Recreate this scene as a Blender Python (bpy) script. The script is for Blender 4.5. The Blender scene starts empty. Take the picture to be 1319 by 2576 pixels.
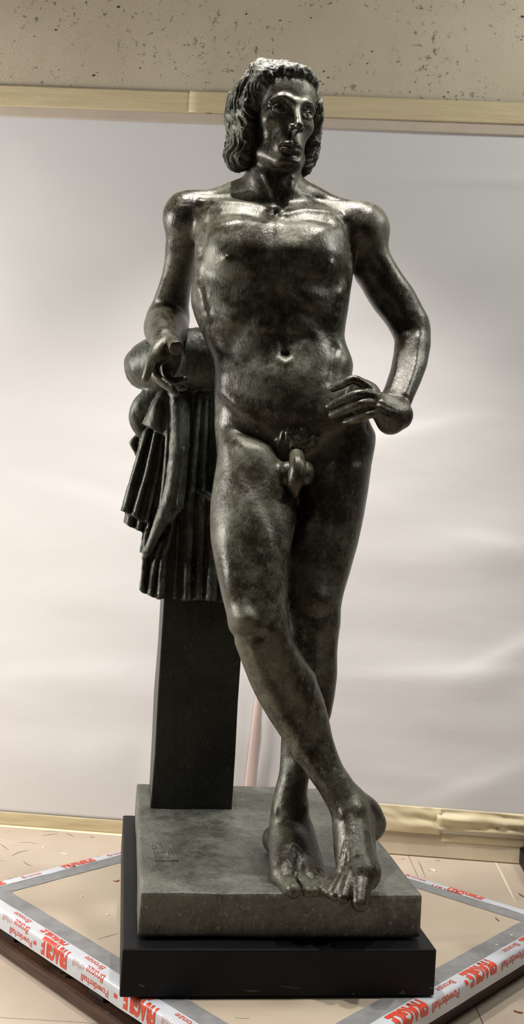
import bpy, bmesh, math, random, time
import numpy as np
from mathutils import Vector, Matrix, noise
T0 = time.time()
random.seed(7)
SC = bpy.context.scene
COL = SC.collection
RES = 1.0            # voxel scale of the sculpted meshes

# ------------------------------------------------------------------ camera
IMW, IMH = 1319, 2576
FPX, PITCH, ROLL, CZ = 2513.9, -0.0105, 0.0596, 0.979
cam = bpy.data.cameras.new('camera')
cam.sensor_fit = 'VERTICAL'
cam.sensor_height = 36
cam.lens = FPX / IMH * 36
cam.clip_start = 0.05
camo = bpy.data.objects.new('camera', cam)
COL.objects.link(camo)
camo.matrix_world = (Matrix.Translation((0, 0, CZ)) @ Matrix.Rotation(math.pi / 2 - PITCH, 4, 'X')
                     @ Matrix.Rotation(ROLL, 4, 'Z'))
SC.camera = camo

# ------------------------------------------------------------------ world, lamps, exposure
world = bpy.data.worlds.new('storeroom')
SC.world = world
world.use_nodes = True
world.node_tree.nodes['Background'].inputs[0].default_value = (1.0, 0.95, 0.90, 1)
world.node_tree.nodes['Background'].inputs[1].default_value = 0.035


def spot(name, loc, target, power, size, angle, col, blend=0.6):
    l = bpy.data.lights.new(name, 'SPOT')
    l.energy = power
    l.shadow_soft_size = size
    l.spot_size = math.radians(angle)
    l.spot_blend = blend
    l.color = col
    o = bpy.data.objects.new(name, l)
    COL.objects.link(o)
    o.location = loc
    d = Vector(target) - Vector(loc)
    o.rotation_euler = d.to_track_quat('-Z', 'Y').to_euler()
    return o


WARM = (1.0, 0.955, 0.90)
spot('ceiling_spot_light', (-0.45, 1.96, 3.0), (0.0, 2.15, 0.6), 120, 0.04, 80, WARM, 0.7)
spot('ceiling_spot_light', (0.40, 1.96, 3.0), (0.0, 2.15, 0.6), 110, 0.04, 80, WARM, 0.7)
spot('ceiling_spot_light', (-0.05, 2.40, 3.0), (0.0, 2.15, 0.0), 85, 0.04, 75, WARM, 0.7)
spot('wall_flood_light', (-2.8, 2.12, 1.55), (-0.5, 3.05, 0.8), 362, 0.40, 130, (1.0, 0.965, 0.925), 1.0)
spot('ceiling_spot_light', (2.1, 2.05, 3.1), (0.85, 3.0, 1.9), 160, 0.40, 125, (0.95, 0.975, 0.93), 1.0)
SC.view_settings.view_transform = 'Standard'
SC.view_settings.look = 'None'
SC.view_settings.gamma = 1.0
SC.view_settings.use_curve_mapping = False
SC.view_settings.exposure = 0.0

# ------------------------------------------------------------------ picking helpers (pixel + depth -> metres)
CR, SR = math.cos(ROLL), math.sin(ROLL)
CP, SP = math.cos(PITCH), math.sin(PITCH)


def ray(px, py):
    a, b = px - IMW / 2, py - IMH / 2
    X = (a * CR + b * SR) / FPX
    Y = (-a * SR + b * CR) / FPX
    return np.array([X, CP - SP * Y, -SP - CP * Y])


def P(px, py, y):
    d = ray(px, py)
    return d * (y / d[1]) + np.array([0, 0, CZ])


def G(px, py, z):
    d = ray(px, py)
    return d * ((z - CZ) / d[2]) + np.array([0, 0, CZ])


ZB = 0.269          # top of the bronze base
ZK0, ZK1 = 0.089, 0.181   # black plinth
ZD = 0.089          # dolly top
YAW = 0.1361
WYAW, WD = -0.0555, 3.07
WN = np.array([-math.sin(WYAW), math.cos(WYAW), 0])
WE = np.array([math.cos(WYAW), math.sin(WYAW), 0])


def wallpt(px, py):
    d = ray(px, py)
    p = d * (WD / (WN @ d)) + np.array([0, 0, CZ])
    return float(p @ WE), float(p[2])


# ------------------------------------------------------------------ scene helpers
def tag(o, label=None, cat=None, group=None, kind=None):
    if label: o['label'] = label
    if cat: o['category'] = cat
    if group: o['group'] = group
    if kind: o['kind'] = kind
    return o


def empty(name, loc, rz=0.0):
    o = bpy.data.objects.new(name, None)
    o.empty_display_size = 0.05
    COL.objects.link(o)
    o.location = loc
    o.rotation_euler = (0, 0, rz)
    return o


def link(name, me, mat, parent=None):
    o = bpy.data.objects.new(name, me)
    COL.objects.link(o)
    if mat is not None:
        me.materials.append(mat)
    if parent is not None:
        o.parent = parent
        bpy.context.view_layer.update()
        o.matrix_parent_inverse = parent.matrix_world.inverted()
    return o


def bm_obj(name, bm, mat, parent=None, smooth=False):
    me = bpy.data.meshes.new(name)
    bmesh.ops.recalc_face_normals(bm, faces=bm.faces)
    bm.to_mesh(me)
    bm.free()
    if smooth:
        me.polygons.foreach_set('use_smooth', [True] * len(me.polygons))
    return link(name, me, mat, parent)


def box_bm(cx, cy, z0, z1, w, d, yaw=0.0, bevel=0.004, seg=2, cuts=0, rough=0.0, seed=0):
    bm = bmesh.new()
    bmesh.ops.create_cube(bm, size=1.0)
    for v in bm.verts:
        v.co = Vector((v.co.x * w, v.co.y * d, v.co.z * (z1 - z0)))
    if bevel:
        bmesh.ops.bevel(bm, geom=list(bm.edges), offset=bevel, segments=seg, affect='EDGES', profile=0.6)
    if cuts:
        bmesh.ops.subdivide_edges(bm, edges=[e for e in bm.edges if e.calc_length() > 0.05], cuts=cuts, use_grid_fill=True)
    if rough:
        for v in bm.verts:
            q = v.co * 9 + Vector((seed, 0, 0))
            v.co += Vector((noise.noise(q), noise.noise(q + Vector((7, 3, 1))), noise.noise(q + Vector((1, 9, 4))))) * rough
    M = Matrix.Translation((cx, cy, (z0 + z1) / 2)) @ Matrix.Rotation(yaw, 4, 'Z')
    bm.transform(M)
    return bm


def hexa(bm, pts):
    """box from 8 points: 4 bottom (ccw) then 4 top"""
    v = [bm.verts.new(p) for p in pts]
    for f in ((0, 1, 2, 3), (7, 6, 5, 4), (0, 4, 5, 1), (1, 5, 6, 2), (2, 6, 7, 3), (3, 7, 4, 0)):
        bm.faces.new([v[i] for i in f])
    return v


# ------------------------------------------------------------------ materials
def mat(name):
    m = bpy.data.materials.new(name)
    m.use_nodes = True
    nt = m.node_tree
    b = nt.nodes['Principled BSDF']
    return m, nt, b


def N(nt, t, **kw):
    n = nt.nodes.new(t)
    for k, v in kw.items():
        setattr(n, k, v)
    return n


def noise_n(nt, scale, detail=4.0, rough=0.6, vec=None):
    n = N(nt, 'ShaderNodeTexNoise')
    n.inputs['Scale'].default_value = scale
    n.inputs['Detail'].default_value = detail
    n.inputs['Roughness'].default_value = rough
    if vec is not None:
        nt.links.new(vec, n.inputs['Vector'])
    return n.outputs['Fac']


def ramp(nt, fac, stops):
    r = N(nt, 'ShaderNodeValToRGB')
    e = r.color_ramp.elements
    while len(e) < len(stops):
        e.new(0.5)
    for i, (p, c) in enumerate(stops):
        e[i].position = p
        e[i].color = (*c, 1) if len(c) == 3 else c
    nt.links.new(fac, r.inputs['Fac'])
    return r.outputs['Color']


def mix(nt, fac, a, b):
    m = N(nt, 'ShaderNodeMix', data_type='RGBA')
    for s, v in ((0, fac), (6, a), (7, b)):
        if isinstance(v, bpy.types.NodeSocket):
            nt.links.new(v, m.inputs[s])
        else:
            m.inputs[s].default_value = v if s == 0 else ((*v, 1) if len(v) == 3 else v)
    return m.outputs[2]


def objcoord(nt, scale=(1, 1, 1)):
    t = N(nt, 'ShaderNodeTexCoord')
    mp = N(nt, 'ShaderNodeMapping')
    mp.inputs['Scale'].default_value = scale
    nt.links.new(t.outputs['Object'], mp.inputs['Vector'])
    return mp.outputs['Vector']


def bump(nt, b, h, dist=0.002, strength=1.0, prev=None):
    n = N(nt, 'ShaderNodeBump')
    n.inputs['Distance'].default_value = dist
    n.inputs['Strength'].default_value = strength
    nt.links.new(h, n.inputs['Height'])
    if prev is not None:
        nt.links.new(prev, n.inputs['Normal'])
    if b is not None:
        nt.links.new(n.outputs['Normal'], b.inputs['Normal'])
    return n.outputs['Normal']


def bronze(name, dark, mid, green, rough=(0.30, 0.52), greenpos=(0.44, 0.60), tool=0.0006, speck=0.6):
    m, nt, b = mat(name)
    v = objcoord(nt)
    big = noise_n(nt, 6.0, 6, 0.68, v)
    fine = noise_n(nt, 55.0, 6, 0.7, v)
    c = ramp(nt, big, [(0.38, dark), (0.58, mid)])
    g = ramp(nt, noise_n(nt, 11.0, 10, 0.78, v), [(greenpos[0], (0, 0, 0)), (greenpos[1], (.85, .85, .85))])
    c = mix(nt, g, c, green)
    s = ramp(nt, noise_n(nt, 150.0, 5, 0.8, objcoord(nt, (1, 1, .6))), [(0.55, (0, 0, 0)), (0.70, (speck,) * 3)])
    c = mix(nt, s, c, tuple(x * 2.1 for x in green))
    d = ramp(nt, noise_n(nt, 38.0, 8, 0.8, v), [(0.36, (.75, .75, .75)), (0.46, (0, 0, 0))])
    c = mix(nt, d, c, dark)
    nt.links.new(c, b.inputs['Base Color'])
    r = ramp(nt, g, [(0.0, (rough[0],) * 3), (1.0, (rough[1],) * 3)])
    nt.links.new(r, b.inputs['Roughness'])
    b.inputs['Metallic'].default_value = 0.30
    b.inputs['Specular IOR Level'].default_value = 0.6
    vt = objcoord(nt, (1.0, 1.0, 0.5))
    n1 = bump(nt, None, noise_n(nt, 230.0, 3, 0.6, vt), tool, 1.0)
    bump(nt, b, fine, tool * 2.5, 0.6, n1)
    return m


BR_DARK, BR_MID, BR_GREEN = (0.017, 0.010, 0.004), (0.041, 0.035, 0.021), (0.130, 0.132, 0.094)
M_FIG = bronze('bronze_figure', BR_DARK, BR_MID, BR_GREEN)
M_HAIR = bronze('bronze_hair', (0.012, 0.010, 0.006), (0.035, 0.033, 0.022), (0.115, 0.118, 0.085), (0.48, 0.66))
M_DRAPE = bronze('bronze_drapery', (0.015, 0.013, 0.009), (0.040, 0.040, 0.028), (0.115, 0.125, 0.095), (0.42, 0.6))
M_PILLAR = bronze('bronze_pillar', (0.009, 0.0085, 0.005), (0.021, 0.021, 0.014), (0.045, 0.046, 0.032), (0.4, 0.6), (0.55, 0.85))
M_BASE = bronze('bronze_base', (0.055, 0.052, 0.042), (0.125, 0.126, 0.105), (0.255, 0.265, 0.22), (0.45, 0.62), (0.42, 0.70), 0.0012)


def simple(name, col, rough=0.6, nscale=None, var=0.15, bumpd=0.0, bscale=80.0, spec=0.5):
    m, nt, b = mat(name)
    b.inputs['Roughness'].default_value = rough
    b.inputs['Specular IOR Level'].default_value = spec
    v = objcoord(nt)
    if nscale:
        lo = tuple(c * (1 - var) for c in col)
        hi = tuple(min(1, c * (1 + var)) for c in col)
        c = ramp(nt, noise_n(nt, nscale, 5, 0.6, v), [(0.35, lo), (0.65, hi)])
        nt.links.new(c, b.inputs['Base Color'])
    else:
        b.inputs['Base Color'].default_value = (*col, 1)
    if bumpd:
        bump(nt, b, noise_n(nt, bscale, 4, 0.6, v), bumpd, 1.0)
    return m


# ------------------------------------------------------------------ implicit sculpting on a voxel grid
def axis(*segs):
    out = []
    for a, b, h in segs:
        h *= RES
        n = max(1, int(round((b - a) / h)))
        out.append(a + (b - a) * np.arange(n) / n)
    out.append(np.array([segs[-1][1]]))
    return np.concatenate(out).astype('f4')


class Field:
    def __init__(s, xs, ys, zs):
        s.ax = (xs, ys, zs)
        s.D = np.full((len(xs), len(ys), len(zs)), 1.0, 'f4')

    def reg(s, lo, hi):
        sl = []
        for i in range(3):
            a = np.searchsorted(s.ax[i], lo[i])
            b = np.searchsorted(s.ax[i], hi[i])
            if b - a < 1:
                return None
            sl.append(slice(a, b))
        X, Y, Z = (s.ax[i][sl[i]] for i in range(3))
        return tuple(sl), X[:, None, None], Y[None, :, None], Z[None, None, :]

    def put(s, r, d, k, cut=False):
        a = s.D[r[0]]
        d = d.astype('f4')
        if cut:
            h = np.maximum(k - np.abs(a + d), 0) / k
            s.D[r[0]] = np.maximum(a, -d) + h * h * (k * .25)
        else:
            h = np.maximum(k - np.abs(a - d), 0) / k
            s.D[r[0]] = np.minimum(a, d) - h * h * (k * .25)

    def ell(s, c, rad, R=None, k=.015, cut=False):
        c = np.asarray(c, float)
        rad = np.asarray(rad, float)
        R = np.eye(3) if R is None else np.asarray(R, float)
        ext = np.sqrt(((R * rad[:, None]) ** 2).sum(0)) + k + .006
        r = s.reg(c - ext, c + ext)
        if r is None: return
        _, X, Y, Z = r
        x, y, z = X - c[0], Y - c[1], Z - c[2]
        k0 = 0
        k1 = 0
        for i in range(3):
            q = (R[i, 0] * x + R[i, 1] * y + R[i, 2] * z)
            k0 = k0 + (q / rad[i]) ** 2
            k1 = k1 + (q / rad[i] ** 2) ** 2
        k0 = np.sqrt(k0)
        d = np.where(k0 > .4, k0 * (k0 - 1) / np.sqrt(np.maximum(k1, 1e-12)), (k0 - 1) * rad.min())
        s.put(r, d, k, cut)

    def tube(s, pts, rad, k=.012, flat=None, cut=False, n=6, endcut=None):
        pts = np.asarray(pts, float)
        rad = np.asarray(rad, float) if np.ndim(rad) else np.full(len(pts), float(rad))
        Q = np.column_stack([pts, rad])
        Q = spline(Q, n)
        mr = rad.max() * (flat[1] if flat is not None and flat[1] < 1 else 1)
        mr = rad.max() / (min(1, flat[1]) if flat is not None else 1) + k + .006
        r = s.reg(Q[:, :3].min(0) - mr, Q[:, :3].max(0) + mr)
        if r is None: return
        _, X, Y, Z = r
        best = None
        for a, b in zip(Q[:-1], Q[1:]):
            ab = b[:3] - a[:3]
            L = max(ab @ ab, 1e-12)
            x, y, z = X - a[0], Y - a[1], Z - a[2]
            t = np.clip((x * ab[0] + y * ab[1] + z * ab[2]) / L, 0, 1)
            qx, qy, qz = x - t * ab[0], y - t * ab[1], z - t * ab[2]
            if flat is not None:
                v = flat[0]
                dv = (qx * v[0] + qy * v[1] + qz * v[2]) * (flat[1] - 1)
                qx, qy, qz = qx + dv * v[0], qy + dv * v[1], qz + dv * v[2]
            d = np.sqrt(qx * qx + qy * qy + qz * qz) - (a[3] + t * (b[3] - a[3]))
            best = d if best is None else np.minimum(best, d)
        if endcut is not None:      # flat ends
            for c, nn in endcut:
                best = np.maximum(best, (X - c[0]) * nn[0] + (Y - c[1]) * nn[1] + (Z - c[2]) * nn[2])
        s.put(r, best, k, cut)

    def loft(s, L, R, dep, n=2.2, k=.02, sig=.006):
        """body mass between a left and a right outline with a centre depth and front/back half depths per height"""
        dep = np.array(dep, float)
        yc = lambda py: np.interp(py, dep[:, 0], dep[:, 1])
        wl = np.array([P(x, y, yc(y)) for x, y in L])
        wr = np.array([P(x, y, yc(y)) for x, y in R])
        mid = [(np.interp(d[0], [q[1] for q in L], [q[0] for q in L]) + np.interp(d[0], [q[1] for q in R], [q[0] for q in R])) / 2 for d in dep]
        wd = np.array([P(m, d[0], d[1])[2] for m, d in zip(mid, dep)])
        z1 = min(wl[:, 2].max(), wr[:, 2].max())
        z0 = max(wl[:, 2].min(), wr[:, 2].min())
        zz = np.arange(z0 - .03, z1 + .03, .001)

        def sm(z, v):
            o = np.argsort(z)
            f = np.interp(zz, z[o], v[o])
            w = int(sig * 3 / .001)
            g = np.exp(-.5 * (np.arange(-w, w + 1) / (sig / .001)) ** 2)
            g /= g.sum()
            return np.convolve(np.pad(f, w, 'edge'), g, 'valid')
        xl, xr = sm(wl[:, 2], wl[:, 0]), sm(wr[:, 2], wr[:, 0])
        c, yy, rf, rb = (xl + xr) / 2, sm(wd, dep[:, 1]), sm(wd, dep[:, 2]), sm(wd, dep[:, 3])
        a = np.maximum((xr - xl) / 2, .004)
        sel = (zz >= z0) & (zz <= z1)
        r = s.reg((xl[sel].min() - k - .01, (yy - rf)[sel].min() - k - .01, z0 - .001), (xr[sel].max() + k + .01, (yy + rb)[sel].max() + k + .01, z1 + .001))
        if r is None: return
        _, X, Y, Z = r
        g = lambda v: np.interp(Z, zz, v)
        ca, cy, aa, ff, bb = g(c), g(yy), g(a), g(rf), g(rb)
        sl = np.interp(Z, zz, np.gradient(c, zz)) ** 2 + np.interp(Z, zz, np.gradient(yy, zz)) ** 2
        u = np.abs(X - ca) / aa
        dy = Y - cy
        dp = np.where(dy < 0, ff, bb)
        v = np.abs(dy) / dp
        k0 = np.maximum((u ** n + v ** n) ** (1 / n), 1e-4)
        gr = np.sqrt((u ** (n - 1) / aa) ** 2 + (v ** (n - 1) / dp) ** 2) / k0 ** (n - 1)
        d = np.where(k0 > .4, (k0 - 1) / np.maximum(gr, 1e-3), (k0 - 1) * np.minimum(aa, dp)) / np.sqrt(1 + sl)
        cap = np.maximum(Z - z1, z0 - Z)
        h = np.maximum(.035 - np.abs(d - cap), 0) / .035
        d = np.maximum(d, cap) + h * h * (.035 * .25)
        s.put(r, d, k)

    def sheet(s, left, right, top, hem, y0, thick, ridges, k=.004, tilt=0.0):
        """hanging cloth: outline left/right per row, top and hem per column, front relief from fold ridges"""
        xs, ys, zs = s.ax
        Xg, Zg = np.meshgrid(xs, zs, indexing='ij')
        u, w = Xg / y0, -(Zg - CZ) / y0            # camera plane, then pixel
        cy = (w * CP - SP) / (CP + SP * w)
        cx = u / (CP + SP * w)
        px = IMW / 2 + FPX * (cx * CR - cy * SR)
        py = IMH / 2 + FPX * (cx * SR + cy * CR)
        m = y0 / FPX
        L, Rr = np.array(left, float), np.array(right, float)
        T, Hm = np.array(top, float), np.array(hem, float)
        edge = np.maximum.reduce([(np.interp(py, L[:, 1], L[:, 0]) - px), (px - np.interp(py, Rr[:, 1], Rr[:, 0])),
                                  (np.interp(px, T[:, 0], T[:, 1]) - py), (py - np.interp(px, Hm[:, 0], Hm[:, 1]))]) * m * .8
        rel = np.zeros_like(px)
        for pts, wd, h in ridges:
            q = spline(np.array(pts, float), 5)
            d = np.abs(px - np.interp(py, q[:, 1], q[:, 0]))
            ww = np.interp(py, [q[0, 1], q[-1, 1]], wd) if np.ndim(wd) else wd
            uu = np.clip(d / ww, 0, 1)
            fade = np.clip((py - q[0, 1]) / 25 + .5, 0, 1) * np.clip((q[-1, 1] - py) / 25 + .5, 0, 1)
            rel = np.maximum(rel, h * (1 - uu * uu) ** .75 * fade)
        yf = y0 + tilt * (py - T[0, 1]) * m - rel
        near = edge < .02
        if not near.any(): return
        ii = np.nonzero(near.any(1))[0]; kk = np.nonzero(near.any(0))[0]
        lo = (xs[ii[0]] - .001, yf[near].min() - .02, zs[kk[0]] - .001)
        hi = (xs[ii[-1]] + .001, yf[near].max() + thick + .02, zs[kk[-1]] + .001)
        r = s.reg(lo, hi)
        sx, sy, sz = r[0]
        yy = yf[sx, sz][:, None, :]
        Y = r[2]
        gx = np.gradient(yf, xs, axis=0)
        g = np.sqrt(1 + np.minimum(gx[sx, sz], 3) ** 2)[:, None, :]
        d = np.maximum(np.maximum((yy - Y) / g, Y - yy - thick), edge[sx, sz][:, None, :])
        s.put(r, d, k)

    def surf(s, px, py, y=2.15, ymin=0.0):
        xs, ys, zs = s.ax
        for _ in range(6):
            p = P(px, py, y)
            i = min(max(np.searchsorted(xs, p[0]), 1), len(xs) - 1)
            j = min(max(np.searchsorted(zs, p[2]), 1), len(zs) - 1)
            col = s.D[i, :, j]
            neg = np.nonzero((col < 0) & (ys > ymin))[0]
            if not len(neg):
                return P(px, py, y)
            q = neg[0]
            if q > 0:
                f = col[q - 1] / max(col[q - 1] - col[q], 1e-9)
                y = float(ys[q - 1] + (ys[q] - ys[q - 1]) * min(max(f, 0), 1))
        return P(px, py, y)

    def bump(s, px, py, rx, rz, h, rot=0.0, ry=.035, ymin=0.0):
        c = s.surf(px, py, ymin=ymin)
        m = c[1] / FPX
        rx, rz = rx * m, rz * m
        e = 2.6 * max(rx, rz)
        r = s.reg((c[0] - e, c[1] - 2.6 * ry, c[2] - e), (c[0] + e, c[1] + 2.6 * ry, c[2] + e))
        if r is None: return
        sl, X, Y, Z = r
        ca, sa = math.cos(rot), math.sin(rot)
        x, z = X - c[0], Z - c[2]
        g = np.exp(-(((x * ca + z * sa) / rx) ** 2 + ((-x * sa + z * ca) / rz) ** 2 + ((Y - c[1]) / ry) ** 2))
        s.D[sl] -= (h * g).astype('f4')

    def stroke(s, pts, w, h, n=6, ymin=0.0, world=False):
        if not world:
            q = spline(np.array([(p[0], p[1]) for p in pts], float), n)
            W = np.array([s.surf(a, b, ymin=ymin) for a, b in q])
            w = w * W[:, 1].mean() / FPX
        else:
            W = spline(np.array(pts, float), n)
        e = 2.6 * w
        r = s.reg(W.min(0) - e, W.max(0) + e)
        if r is None: return
        sl, X, Y, Z = r
        best = None
        for a, b in zip(W[:-1], W[1:]):
            ab = b - a
            L = max(ab @ ab, 1e-12)
            x, y, z = X - a[0], Y - a[1], Z - a[2]
            t = np.clip((x * ab[0] + y * ab[1] + z * ab[2]) / L, 0, 1)
            d = (x - t * ab[0]) ** 2 + (y - t * ab[1]) ** 2 + (z - t * ab[2]) ** 2
            best = d if best is None else np.minimum(best, d)
        s.D[sl] -= (h * np.exp(-best / w ** 2)).astype('f4')

    def mesh(s, name, smooth=2, disp=None):
        D = s.D
        xs, ys, zs = s.ax
        S = (D < 0)
        nx, ny, nz = D.shape
        cnt = np.zeros((nx - 1, ny - 1, nz - 1), 'u1')
        for i in (0, 1):
            for j in (0, 1):
                for k in (0, 1):
                    cnt += S[i:nx - 1 + i, j:ny - 1 + j, k:nz - 1 + k]
        act = np.flatnonzero((cnt > 0) & (cnt < 8))
        del cnt
        ci, cj, ck = np.unravel_index(act, (nx - 1, ny - 1, nz - 1))
        V = {}
        for i in (0, 1):
            for j in (0, 1):
                for k in (0, 1):
                    V[i, j, k] = D[ci + i, cj + j, ck + k].astype('f8')
        acc = np.zeros((len(act), 3))
        num = np.zeros(len(act))
        for ax in range(3):
            for p in ((0, 0), (0, 1), (1, 0), (1, 1)):
                a = list(p)
                a.insert(ax, 0)
                b = list(p)
                b.insert(ax, 1)
                va, vb = V[tuple(a)], V[tuple(b)]
                m = (va < 0) != (vb < 0)
                t = np.where(m, va / np.where(m, va - vb, 1), 0)
                for q in range(3):
                    acc[:, q] += np.where(m, (t if q == ax else a[q]), 0)
                num += m
        acc /= num[:, None]
        co = np.empty((len(act), 3))
        for q, (arr, idx) in enumerate(((xs, ci), (ys, cj), (zs, ck))):
            co[:, q] = arr[idx] + (arr[idx + 1] - arr[idx]) * acc[:, q]
        st = ((ny - 1) * (nz - 1), nz - 1, 1)
        quads = []
        for ax in range(3):
            o1, o2 = [q for q in range(3) if q != ax]
            sa = [slice(1, -1)] * 3
            sb = [slice(1, -1)] * 3
            sa[ax] = slice(0, -1)
            sb[ax] = slice(1, None)
            A, B = S[tuple(sa)], S[tuple(sb)]
            ix = np.nonzero(A != B)
            sg = A[ix]
            g = [v + 1 for v in ix]
            g[ax] = ix[ax]
            f = g[0] * st[0] + g[1] * st[1] + g[2] * st[2]
            s1, s2 = st[o1], st[o2]
            q = np.stack([f - s1 - s2, f - s2, f, f - s1], 1)
            flip = sg if ax != 1 else ~sg
            q[~flip] = q[~flip][:, ::-1]
            quads.append(q)
        quads = np.searchsorted(act, np.concatenate(quads))
        e = np.concatenate([quads[:, [0, 1]], quads[:, [1, 2]], quads[:, [2, 3]], quads[:, [3, 0]]])
        e = np.concatenate([e, e[:, ::-1]])
        n = len(co)
        deg = np.maximum(np.bincount(e[:, 0], minlength=n), 1)

        def lap(c):
            return np.stack([np.bincount(e[:, 0], c[e[:, 1], q], n) for q in range(3)], 1) / deg[:, None] - c
        for _ in range(smooth):
            co += .5 * lap(co)
            co -= .4 * lap(co)
        if disp is not None:
            p = co[quads]
            fn = np.cross(p[:, 2] - p[:, 0], p[:, 3] - p[:, 1])
            vn = np.stack([sum(np.bincount(quads[:, i], fn[:, q], n) for i in range(4)) for q in range(3)], 1)
            vn /= np.maximum(np.linalg.norm(vn, axis=1), 1e-12)[:, None]
            co += vn * disp(co, vn)[:, None]
        me = bpy.data.meshes.new(name)
        me.vertices.add(n)
        me.vertices.foreach_set('co', co.astype('f4').ravel())
        me.loops.add(quads.size)
        me.loops.foreach_set('vertex_index', quads.astype('i4').ravel())
        me.polygons.add(len(quads))
        me.polygons.foreach_set('loop_start', np.arange(0, quads.size, 4, dtype='i4'))
        me.polygons.foreach_set('use_smooth', np.ones(len(quads), bool))
        me.update(calc_edges=True)
        me.validate()
        return me


def vnoise(x, y, z, seed=0):
    """smooth lattice noise in -1..1 on arrays"""
    rs = np.random.RandomState(seed)
    T = rs.uniform(-1, 1, (32, 32, 32))
    i, j, k = (np.floor(v).astype(int) for v in (x, y, z))
    fx, fy, fz = x - i, y - j, z - k
    fx, fy, fz = (f * f * (3 - 2 * f) for f in (fx, fy, fz))
    out = 0
    for a in (0, 1):
        for b in (0, 1):
            for c in (0, 1):
                out = out + T[(i + a) % 32, (j + b) % 32, (k + c) % 32] * (fx if a else 1 - fx) * (fy if b else 1 - fy) * (fz if c else 1 - fz)
    return out


def spline(Q, n):
    """Catmull-Rom through the rows of Q, n sub-steps per span"""
    Q = np.asarray(Q, float)
    if len(Q) < 3:
        t = np.linspace(0, 1, n + 1)[:, None]
        return Q[0] * (1 - t) + Q[-1] * t
    E = np.vstack([2 * Q[0] - Q[1], Q, 2 * Q[-1] - Q[-2]])
    out = []
    for i in range(1, len(E) - 2):
        p0, p1, p2, p3 = E[i - 1:i + 3]
        for j in range(n):
            t = j / n
            out.append(.5 * (2 * p1 + (p2 - p0) * t + (2 * p0 - 5 * p1 + 4 * p2 - p3) * t * t + (3 * p1 - p0 - 3 * p2 + p3) * t ** 3))
    out.append(Q[-1])
    return np.array(out)



# ================================================================== the setting
def wp(s, z, off=0.0):
    """point on the back wall: s metres along it, z up, off in front of it"""
    p = WE * s + WN * (WD - off)
    return Vector((p[0], p[1], z))


def wall_grid(s0, s1, z0, z1, ns, nz, off):
    """sheet on the wall; off(s, z, u, v) gives how far it stands in front"""
    bm = bmesh.new()
    g = []
    for i in range(ns + 1):
        row = []
        for j in range(nz + 1):
            u, v = i / ns, j / nz
            s = s0 + (s1 - s0) * u
            a, b = (z0(s) if callable(z0) else z0), (z1(s) if callable(z1) else z1)
            z = a + (b - a) * v
            row.append(bm.verts.new(wp(s, z, off(s, z, u, v))))
        g.append(row)
    for i in range(ns):
        for j in range(nz):
            bm.faces.new((g[i][j], g[i + 1][j], g[i + 1][j + 1], g[i][j + 1]))
    return bm


def solid(o, t):
    m = o.modifiers.new('thickness', 'SOLIDIFY')
    m.thickness = t
    m.offset = 0
    return o


def nz3(x, y, z=0.0):
    return noise.noise(Vector((x, y, z)))


# floor: hardboard sheets with scuffs
m, nt, b = mat('hardboard_floor')
v = objcoord(nt)
c = ramp(nt, noise_n(nt, 3.0, 6, 0.6, v), [(0.3, (0.46, 0.375, 0.295)), (0.7, (0.54, 0.448, 0.36))])
c = mix(nt, ramp(nt, noise_n(nt, 45, 6, 0.75, v), [(0.62, (0, 0, 0)), (0.80, (.6, .6, .6))]), c, (0.66, 0.54, 0.43))
vs = objcoord(nt, (5.0, 16.0, 1.0))
c = mix(nt, ramp(nt, noise_n(nt, 2.3, 3, 0.55, vs), [(0.665, (0, 0, 0)), (0.72, (.5, .5, .5))]), c, (0.20, 0.15, 0.11))
c = mix(nt, ramp(nt, noise_n(nt, 90, 2, 0.5, v), [(0.74, (0, 0, 0)), (0.78, (.7, .7, .7))]), c, (0.24, 0.17, 0.12))
nt.links.new(c, b.inputs['Base Color'])
b.inputs['Roughness'].default_value = 0.62
bump(nt, b, noise_n(nt, 120, 4, 0.6, v), 0.0006, 0.6)
M_FLOOR = m
flo = empty('floor', (0, 1.5, 0))
tag(flo, kind='structure')


def sheet(x0, x1, y0, y1):
    bm = box_bm((x0 + x1) / 2, (y0 + y1) / 2, -0.012, 0.0, x1 - x0 - .0015, y1 - y0 - .0015, 0, .0008, 1)
    return bm_obj('hardboard_sheet', bm, M_FLOOR, flo)


for x0, x1 in ((-2.6, -1.35), (-1.35, -.10), (-.10, .505), (.505, 1.75), (1.75, 3.0)):
    for y0, y1 in ((-.6, 1.93), (1.93, 3.3)):
        sheet(x0, x1, y0, y1)

# wall: rough plaster, pitted
m, nt, b = mat('rough_plaster')
v = objcoord(nt)
c = ramp(nt, noise_n(nt, 2.5, 5, 0.6, v), [(0.3, (0.50, 0.42, 0.305)), (0.7, (0.58, 0.50, 0.375))])
pits = ramp(nt, noise_n(nt, 52, 5, 0.78, v), [(0.60, (0, 0, 0)), (0.68, (1, 1, 1))])
zone = ramp(nt, noise_n(nt, 5.5, 3, 0.6, v), [(0.44, (0, 0, 0)), (0.54, (1, 1, 1))])
pm = N(nt, 'ShaderNodeMath', operation='MULTIPLY')
nt.links.new(pits, pm.inputs[0])
nt.links.new(zone, pm.inputs[1])
c = mix(nt, pm.outputs[0], c, (0.30, 0.23, 0.16))
nt.links.new(c, b.inputs['Base Color'])
b.inputs['Roughness'].default_value = 0.9
inv = N(nt, 'ShaderNodeMath', operation='SUBTRACT')
inv.inputs[0].default_value = 1
nt.links.new(pm.outputs[0], inv.inputs[1])
n1 = bump(nt, None, inv.outputs[0], 0.004, 1.0)
bump(nt, b, noise_n(nt, 160, 4, 0.7, v), 0.0022, 0.9, n1)
M_WALL = m
bm = bmesh.new()
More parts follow.
